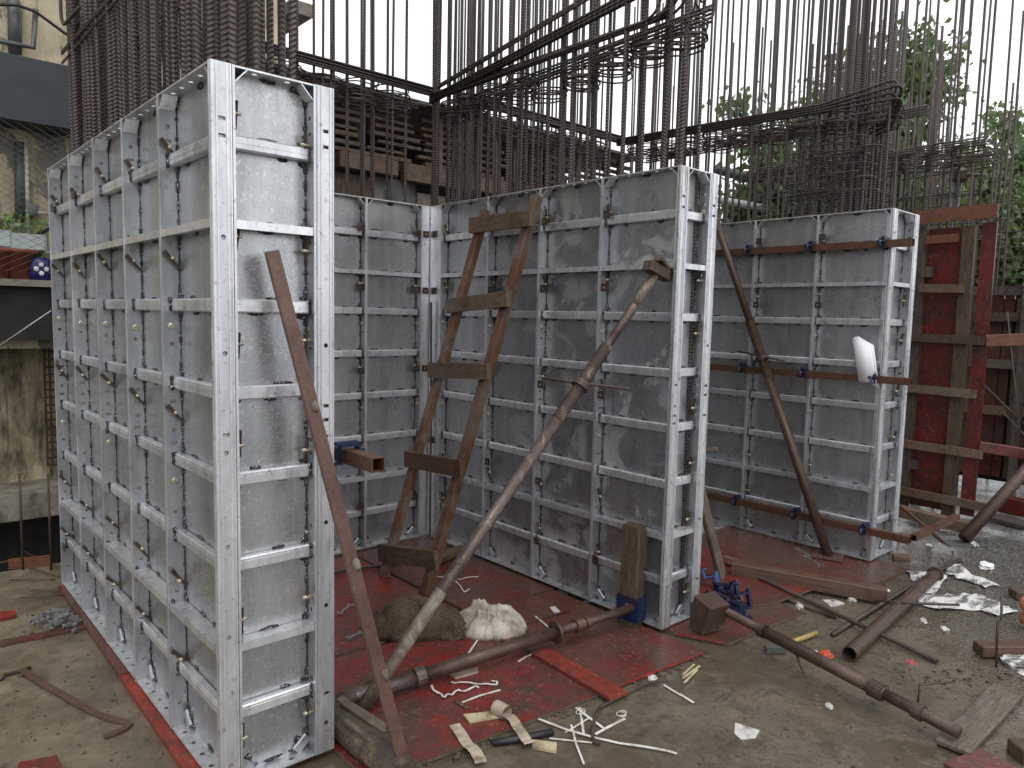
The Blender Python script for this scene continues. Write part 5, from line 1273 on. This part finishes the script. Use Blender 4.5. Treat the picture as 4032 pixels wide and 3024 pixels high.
pipe('wall_cable', 'black cable slanting over the netted wall', [T(1, -20, 1600, 'y', Y1 - .06), T(1, 150, 1560, 'y', Y1 - .06), T(1, 330, 1480, 'y', Y1 - .06)], .022, 'black_rubber', 'cable')
pipe('stay_wire', 'pale wire slanting up to the left wall', [T(4, -40, 605, 'y', 4.2), T(4, 330, 355, 'y', 3.4)], .004, 'white_plastic', 'wire')
b = MB(); b.blob(T(1, 205, 1360, 'y', Y1), (.16, .14, .16), 8); tag(recenter(b.obj('junction_box', 'grey_concrete', None, True)), 'round grey junction box on the netted wall', 'junction box')
# netting in front of the wall
b = MB(); p0 = T(1, -30, 790, 'y', YN - .42); p1_ = T(1, 470, 1600, 'y', YN - .42); xa, xb, za, zb = p0.x - .1, p1_.x + .6, 2.0, 3.5
k = -2.0
while k < (xb - xa) + 1.6:
    for s in (1, -1):
        a = Vector((xa + k, YN - .42, za if s > 0 else zb)); c_ = Vector((xa + k + 1.5 * 1.9, YN - .42, zb if s > 0 else za))
        b.bar(a, c_, .0035, .0035)
    k += .125
tag(b.obj('wire_netting', 'iron_pipe'), 'fine diamond wire netting hung before the beige wall', 'netting')
# flower pots on the ledge
ZL = 1.93; Yp = YN - .2
def lathe(name, label, c, prof, mat, cat, n=16, parts=()):
    t = thing(name, label, cat, c); b = MB(); i = 0
    for r, z in prof: b.v += [Vector((r * math.cos(2 * PI * j / n), r * math.sin(2 * PI * j / n), z)) for j in range(n)]
    for k in range(len(prof) - 1):
        for j in range(n): j2 = (j + 1) % n; b.f.append((k * n + j, k * n + j2, (k + 1) * n + j2, (k + 1) * n + j))
    b.f.append(tuple(reversed(range(n)))); b.obj('pot_body', mat, t, True); return t
def sprig(par, c, spread, h, k, mat='leaf_bright', s=.05):
    b = MB()
    for _ in range(k):
        p = Vector(c) + Vector((random.gauss(0, spread), random.gauss(0, spread * .5), R_(0, h))); d = Vector((R_(-1, 1), R_(-1, 1), R_(-.2, 1))).normalized() * s; x = d.orthogonal().normalized() * s * .3
        b.quad(p, p + d * .5 + x, p + d, p + d * .5 - x)
    return b.obj('foliage', mat, par)
tp_ = T(4, 130, 150, 'y', Yp)
t = lathe('flower_pot', 'terracotta flower pot under the white planter on the ledge', (tp_.x, Yp, ZL), [(.10, 0), (.16, .27), (.175, .27), (.175, .31), (.14, .31), (.13, .22)], 'terracotta', 'flower pot')
tp_ = T(4, 10, 150, 'y', Yp)
t = lathe('flower_pot', 'terracotta flower pot at the left picture edge on the ledge', (tp_.x - .03, Yp, ZL), [(.10, 0), (.16, .27), (.175, .27), (.175, .31), (.14, .31), (.13, .22)], 'terracotta', 'flower pot')
pl = T(4, 125, 60, 'y', Yp); t = thing('planter', 'white oblong planter with bright green leaves on the ledge', 'planter', (pl.x, Yp + .05, ZL + .315))
b = MB(); b.box((0, 0, .08), (.50, .2, .16), ch=.03); b.obj('planter_body', 'planter_white', t); sprig(t, (0, -.02, .14), .16, .2, 160)
tp_ = T(4, 255, 150, 'y', Yp)
t = lathe('flower_pot', 'blue glazed pot with a white flower on the ledge', (tp_.x, Yp, ZL), [(.10, 0), (.13, .04), (.135, .17), (.12, .23), (.10, .23), (.09, .15)], 'glazed_blue', 'flower pot')
b = MB()
for k in range(4): a = PI / 4 + k * PI / 2; b.blob((.045 * math.cos(a + PI / 4), -.134, .115 + .045 * math.sin(a + PI / 4)), (.055, .012, .055), 8)
b.obj('flower_motif', 'glazed_white', t, True); sprig(t, (0, 0, .23), .05, .06, 30)
t = thing('small_planter', 'small pot with an orange flower at the left picture edge', 'planter', (T(4, 8, 25, 'y', Yp).x, Yp, ZL + .33))
b = MB(); b.box((0, 0, .08), (.18, .14, .16), ch=.02); b.obj('planter_body', 'planter_white', t); b = MB(); b.blob((0, -.05, .24), (.07, .07, .07), 8); b.obj('blossom', 'orange_wood', t, True); sprig(t, (0, 0, .16), .06, .12, 40)

# ------------------------------------------------------------------ slatted timber deck behind the back walls
YS = 6.0
sh = thing('timber_deck', 'slatted timber falsework with dark gaps seen behind the back wall bars', 'timber falsework', (6.0, YS, -.3))
def sbox(name, x0, x1, y0, y1, z0, z1, mat, par=None, rz=0):
    b = MB(); b.box((0, 0, 0), (x1 - x0, y1 - y0, z1 - z0)); o = b.obj(name, mat, sh); o.location = Vector(((x0 + x1) / 2, (y0 + y1) / 2, (z0 + z1) / 2)) - sh.location; o.rotation_euler = (0, rz, 0); return o
sbox('interior_shade_sheet', 2.6, 9.4, YS + 1.6, YS + 1.7, 3.0, 4.35, 'shade_black')  # black sheet paints the shade inside the falsework
zz = 3.66
for r in range(7):
    for k in range(9):
        x0 = 2.7 + k * .75 + R_(-.1, .1); sbox('slat', x0, x0 + R_(.55, .85), YS + .02 * (r % 2), YS + .08 + .02 * (r % 2), zz, zz + R_(.03, .055), 'shed_wood', rz=R_(-.012, .012))
    zz += .095
for k in range(12): sbox('upright', 5.2 + k * .34, 5.26 + k * .34, YS - .05, YS - .005, 3.55, 4.33, 'shed_wood')
for k in range(5): sbox('strut', 3.1 + k * .55, 3.15 + k * .55, YS + .3, YS + .36, 3.1, 4.2, 'grey_wood', rz=R_(-.3, .3))
for k in range(7): sbox('plank', 2.7 + k * .95, 2.7 + k * .95 + R_(.8, .93), YS - .15, YS - .02, 3.42 + R_(-.02, .02), 3.62, 'shed_wood')
sbox('top_sheet', 2.55, 9.3, YS - .3, YS + 2.0, 4.36, 4.40, 'grey_wood', rz=0)
cb = thing('concrete_parapet', 'grey weathered concrete parapet under the timber falsework', 'wall', (5.5, YS, -4.0))
for x0, x1, z1, mt in ((2.4, 4.2, 3.40, 'post_wood'), (4.2, 4.9, 3.42, 'grey_concrete'), (4.9, 6.4, 3.30, 'ledge_concrete'), (6.4, 9.6, 3.40, 'grey_concrete')):
    b = MB(); b.box(((x0 + x1) / 2 - 5.5, .25, (z1 + 4.0) / 2), (x1 - x0 - .02, .4, z1 + 4.0)); b.obj('wall_block', mt, cb)

# ------------------------------------------------------------------ red shutter and timber formwork at the right
XS = 6.2
rs_ = thing('column_shutter', 'tall red plywood column shutter with timber battens beyond the right wall', 'shutter', (XS, -.2, .0))
def rbox(name, y0, y1, z0, z1, x0, x1, mat, par=rs_, rx=0):
    b = MB(); b.box((0, 0, 0), (x1 - x0, y1 - y0, z1 - z0)); o = b.obj(name, mat, par); o.location = Vector(((x0 + x1) / 2, (y0 + y1) / 2, (z0 + z1) / 2)) - par.location; o.rotation_euler = (rx, 0, 0); return o
rbox('red_face', -.26, .10, .05, 2.50, XS, XS + .018, 'red_shutter')
rbox('stud', .06, .13, .02, 2.52, XS - .055, XS - .002, 'grey_wood'); rbox('stud', -.31, -.215, .02, 2.50, XS - .05, XS - .002, 'post_wood')
rbox('stud', .16, .23, .02, 2.5, XS - .05, XS - .002, 'grey_wood')
rbox('side_board', -.46, -.352, .05, 2.52, XS - .03, XS - .008, 'red_shutter')
rbox('top_board', -.47, .22, 2.545, 2.66, XS - .085, XS - .058, 'orange_wood', rx=-.01)
for z, y0, y1, mt in ((2.40, -.20, .05, 'orange_wood'), (1.98, -.27, .08, 'rung_wood'), (1.55, -.45, .13, 'post_wood'), (1.10, -.42, .18, 'rung_wood'), (.60, -.50, .24, 'rung_wood'), (.17, -.55, .30, 'rung_wood')):
    rbox('batten', y0, y1, z - .035, z + .035, XS - .10, XS - .057, mt, rx=R_(-.03, .03))
for z in (2.08, .38): rbox('block', .0, .10, z, z + .09, XS - .06, XS - .003, 'grey_wood')
p = T(3, 1640, 1210, 'x', 6.15)
lp = thing('headed_prop', 'steel prop with a cracked wooden head standing behind the red shutter', 'steel prop', (6.7, .1, 0))
b = MB(); b.tube([(0, .1, 0), (0, -.08, 3.0)], .035, 12); b.obj('tube_body', 'iron_pipe', lp, True); b = MB(); b.blob((0, -.09, 3.03), (.14, .18, .14), 9, None, .15); b.obj('wooden_head', 'post_wood', lp)
b = MB(); b.tube([(-.02, -.3, 3.0), (-.02, -.08, 3.02)], .015, 8); b.obj('handle_bar', 'iron_pipe', lp, True)
# dark leaning prop and things on the ground beyond
A_, B_ = Vector((5.40, -.62, .05)), Vector((6.55, -1.02, .95)); D_ = B_ - A_
p5 = thing('steel_prop', 'thick dark prop slanting up to the right picture edge', 'steel prop', A_); tube_on(p5, 'outer_tube', A_, B_, .045, 'prop_brown', 16)
b = MB(); b.bar((-.12, .1, -.04), (.1, -.1, -.04), .14, .012); b.obj('base_plate', 'iron_pipe', p5)
beam('timber_beam', 'rough timber sill at the foot of the red shutter', (5.75, .45, .10), (5.62, -.62, .08), .10, .09, 'rung_wood', 'timber')
beam('timber_beam', 'red edged beam lying beyond the dark slanting prop', (6.6, -.55, .12), (6.5, -1.25, .12), .12, .14, 'red_shutter', 'timber')
beam('timber_beam', 'pale board under the red edged beam', (6.4, -.50, .03), (6.2, -1.25, .03), .2, .04, 'grey_wood', 'timber')
b = MB(); b.bar((4.97, -.30, .30), (4.95, -.62, .10), .02, .02); o = b.obj('rusty_channel', 'waler_rust')
tag(recenter(o), 'rusty channel lying behind the right wall end', 'steel channel')
# brown board stack beyond
XF = 8.0
ff = thing('timber_formwork', 'old reddish plank formwork with timber frames at the far right', 'timber formwork', (XF, -.6, 0))
yy = -2.6
while yy < .55:
    wd = R_(.07, .13); rbox('plank', yy, yy + wd, .1, 2.0 + R_(-.06, .06), XF, XF + .03, random.choice(('red_ply_worn', 'red_ply_worn', 'rung_wood', 'grey_wood')), ff); yy += wd + R_(.004, .03)
for z, mt in ((2.02, 'grey_wood'), (1.78, 'post_wood'), (1.28, 'plank_wood'), (.82, 'rung_wood'), (.4, 'grey_wood')): rbox('rail', -2.6, .5, z - .045, z + .045, XF - .12, XF - .05, mt, ff, R_(-.02, .02))
for y in (-1.55, -.95, -.35, .2): rbox('post', y, y + .07, 0, 2.3, XF - .19, XF - .125, 'grey_wood', ff)
rbox('gap_shade_sheet', -2.6, .6, .05, 1.95, XF + .05, XF + .09, 'shade_black', ff)  # dark sheet added to paint shade into the gaps between planks
b = MB()
for k in range(46): y, z = R_(-1.6, .3), R_(.4, 1.9); b.bar((XF - .02, y, z), (XF - R_(.2, .4), y + R_(-.12, .12), z + R_(-.12, .1)), .014, .014)
tag(b.obj('nail_stub', 'iron_pipe', ff), kind='stuff')
for a, c_, lb in (((-.5, .05), (-1.3, 1.2), 'low'), ((-.3, .9), (-1.6, 1.5), 'high')):
    b = MB(); b.bar((XF - .3 - ff.location.x, a[0] + .6, a[1]), (XF - .3 - ff.location.x, c_[0] + .6, c_[1]), .03, .03); b.obj('brace', 'grey_wood', ff)
beam('timber_batten', 'bright orange batten running right from the red shutter', (XS - .06, -.45, 1.545), (XS + .25, -1.15, 1.60), .035, .10, 'orange_wood', 'batten')
beam('timber_batten', 'red topped batten running right low at the red shutter', (XS - .05, -.46, .66), (XS + .2, -1.1, .60), .05, .09, 'red_shutter', 'batten')
b = MB()
for k in range(160): p = Vector((7.85 + R_(-.05, .1), -.62 + random.gauss(0, .09), 1.0 + R_(0, .07))); b.bar(p, p + Vector((R_(-.05, .05), R_(-.08, .08), R_(-.02, .04))), .004, .004)
tag(b.obj('straw_tuft', 'straw'), 'tuft of straw on the far plank formwork', 'straw', kind='stuff')
tg = thing('bar_tangle', 'tangle of rusty bars in front of the far plank formwork', 'rebar', (7.0, -.95, 0))
for k in range(42):
    a = Vector((R_(6.75, 7.6), R_(-1.9, -.55), R_(0, 1.2))); d = Vector((R_(-.25, .25), R_(-.6, .6), R_(.15, 1.0))).normalized() * R_(.5, 1.4)
    b = MB(); b.tube([a - tg.location, a + d - tg.location], random.choice((.006, .008, .011)), 6); b.obj('loose_bar', random.choice(('tie_steel', 'rust_dark', 'grey_wood')), tg, True)
# grey-green pipes between the cages
pipe('plastic_pipe', 'dark green plastic pipe high between middle and right wall cages', [(8.9, 4.0, 3.92), (10.8, 4.0, 3.93)], .07, 'green_pipe')
pipe('plastic_pipe', 'grey U-bent plastic pipe end below the dark green pipe', [(10.82, 4.0, 3.92), (11.0, 3.98, 3.88), (11.05, 3.98, 3.75), (11.0, 3.98, 3.58), (10.8, 4.0, 3.53), (9.0, 4.0, 3.48)], .06, 'pipe_grey')

# ------------------------------------------------------------------ trees
def tree(label, base, h, lobes, leafmat, leaf, seed, name='leafy_tree'):
    rs = random.Random(seed); t = thing(name, label, 'tree', base)
    b = MB(); base = Vector(base); top = Vector(lobes[0][0]) ; tips = []
    fork = Vector((base.x, base.y, base.z + (h * .35)))
    b.tube([base - base, (fork - base) * .5 + Vector((.1, 0, 0)), fork - base], [.24, .20, .16], 9)
    for c_, rad, k in lobes:
        c_ = Vector(c_); mid = fork.lerp(c_, .5) + Vector((rs.uniform(-.3, .3), rs.uniform(-.3, .3), .3))
        b.tube([fork - base, mid - base, c_ - base], [.09, .055, .03], 6)
        for q in range(max(8, k // 70)):
            d = Vector((rs.gauss(0, 1), rs.gauss(0, 1), rs.gauss(0, 1))).normalized(); e = c_ + Vector((d.x * rad[0], d.y * rad[1], d.z * rad[2])) * rs.uniform(.5, 1.45)
            st0 = mid.lerp(c_, rs.uniform(.3, 1)); m_ = st0.lerp(e, .5) + Vector((0, 0, .12)); b.tube([st0 - base, m_ - base, e - base], [.026, .015, .006], 5); tips.append((st0, m_, e, c_, rad))
    b.obj('trunk', 'bark', t, True)
    v = []; f = []
    for c_, rad, k in lobes:
        own = [x for x in tips if x[3] == Vector(c_)]
        for _ in range(k):
            s0, m_, e, _c, _r = rs.choice(own); a = rs.random() ** .6
            p = s0.lerp(m_, a * 2) if a < .5 else m_.lerp(e, a * 2 - 1)
            p = p + Vector((rs.gauss(0, .16), rs.gauss(0, .16), rs.gauss(0, .15))) * (.5 + .8 * min(1, rad[0]))
            L = leaf * rs.uniform(.6, 1.25); d = Vector((rs.gauss(0, .7), rs.gauss(0, .7), -.75 + rs.gauss(0, .55))).normalized(); x = d.orthogonal(); x.rotate(Matrix.Rotation(rs.uniform(0, 6.28), 3, d)); x.normalize(); nn = d.cross(x)
            i = len(v); q = p - base
            v += [q, q + d * L * .35 + x * L * .42 + nn * L * .10, q + d * L * 1.1, q + d * L * .35 - x * L * .42 + nn * L * .10]
            f += [(i, i + 1, i + 2), (i, i + 2, i + 3)]
    me = bpy.data.meshes.new('crown'); me.from_pydata([tuple(p) for p in v], [], f); me.materials.append(MATS[leafmat]); ob('crown', me, t)
    return t
tree('broad-leaved tree with loose hanging leaves behind the right wall cages', (12.6, 3.4, -4.0), 9.5,
     [(TD(1800, 330, 12.5), (1.0, 1.0, .75), 4360), (TD(1640, 330, 12), (.55, .6, .55), 963), (TD(1610, 240, 12), (.45, .5, .4), 260), (TD(1720, 230, 12.3), (.6, .6, .5), 520), (TD(1590, 400, 12), (.4, .5, .4), 206), (TD(1930, 200, 13), (.9, .9, .75), 2754), (TD(2000, 110, 13), (.6, .6, .6), 963), (TD(1860, 130, 12.5), (.5, .5, .5), 596),
      (TD(1700, 440, 12.5), (.9, .8, .4), 2983), (TD(1930, 420, 13), (1.0, 1.0, .7), 5967), (TD(1620, 470, 12.3), (.55, .6, .35), 1147)], 'tree_leaf', .115, 3)
tree('denser leafy tree at the far right behind the thin bars', (16.5, 1.2, -4.0), 9.0,
     [(TD(2130, 420, 15), (1.2, 1.2, .9), 6885), (TD(2230, 380, 15.5), (1.0, 1.0, 1.0), 4590), (TD(2060, 500, 15), (1.1, 1.0, .7), 5049), (TD(2200, 560, 15), (1.2, 1.0, .8), 5049), (TD(2180, 240, 15), (.45, .5, .16), 367)], 'tree_leaf_far', .12, 5)
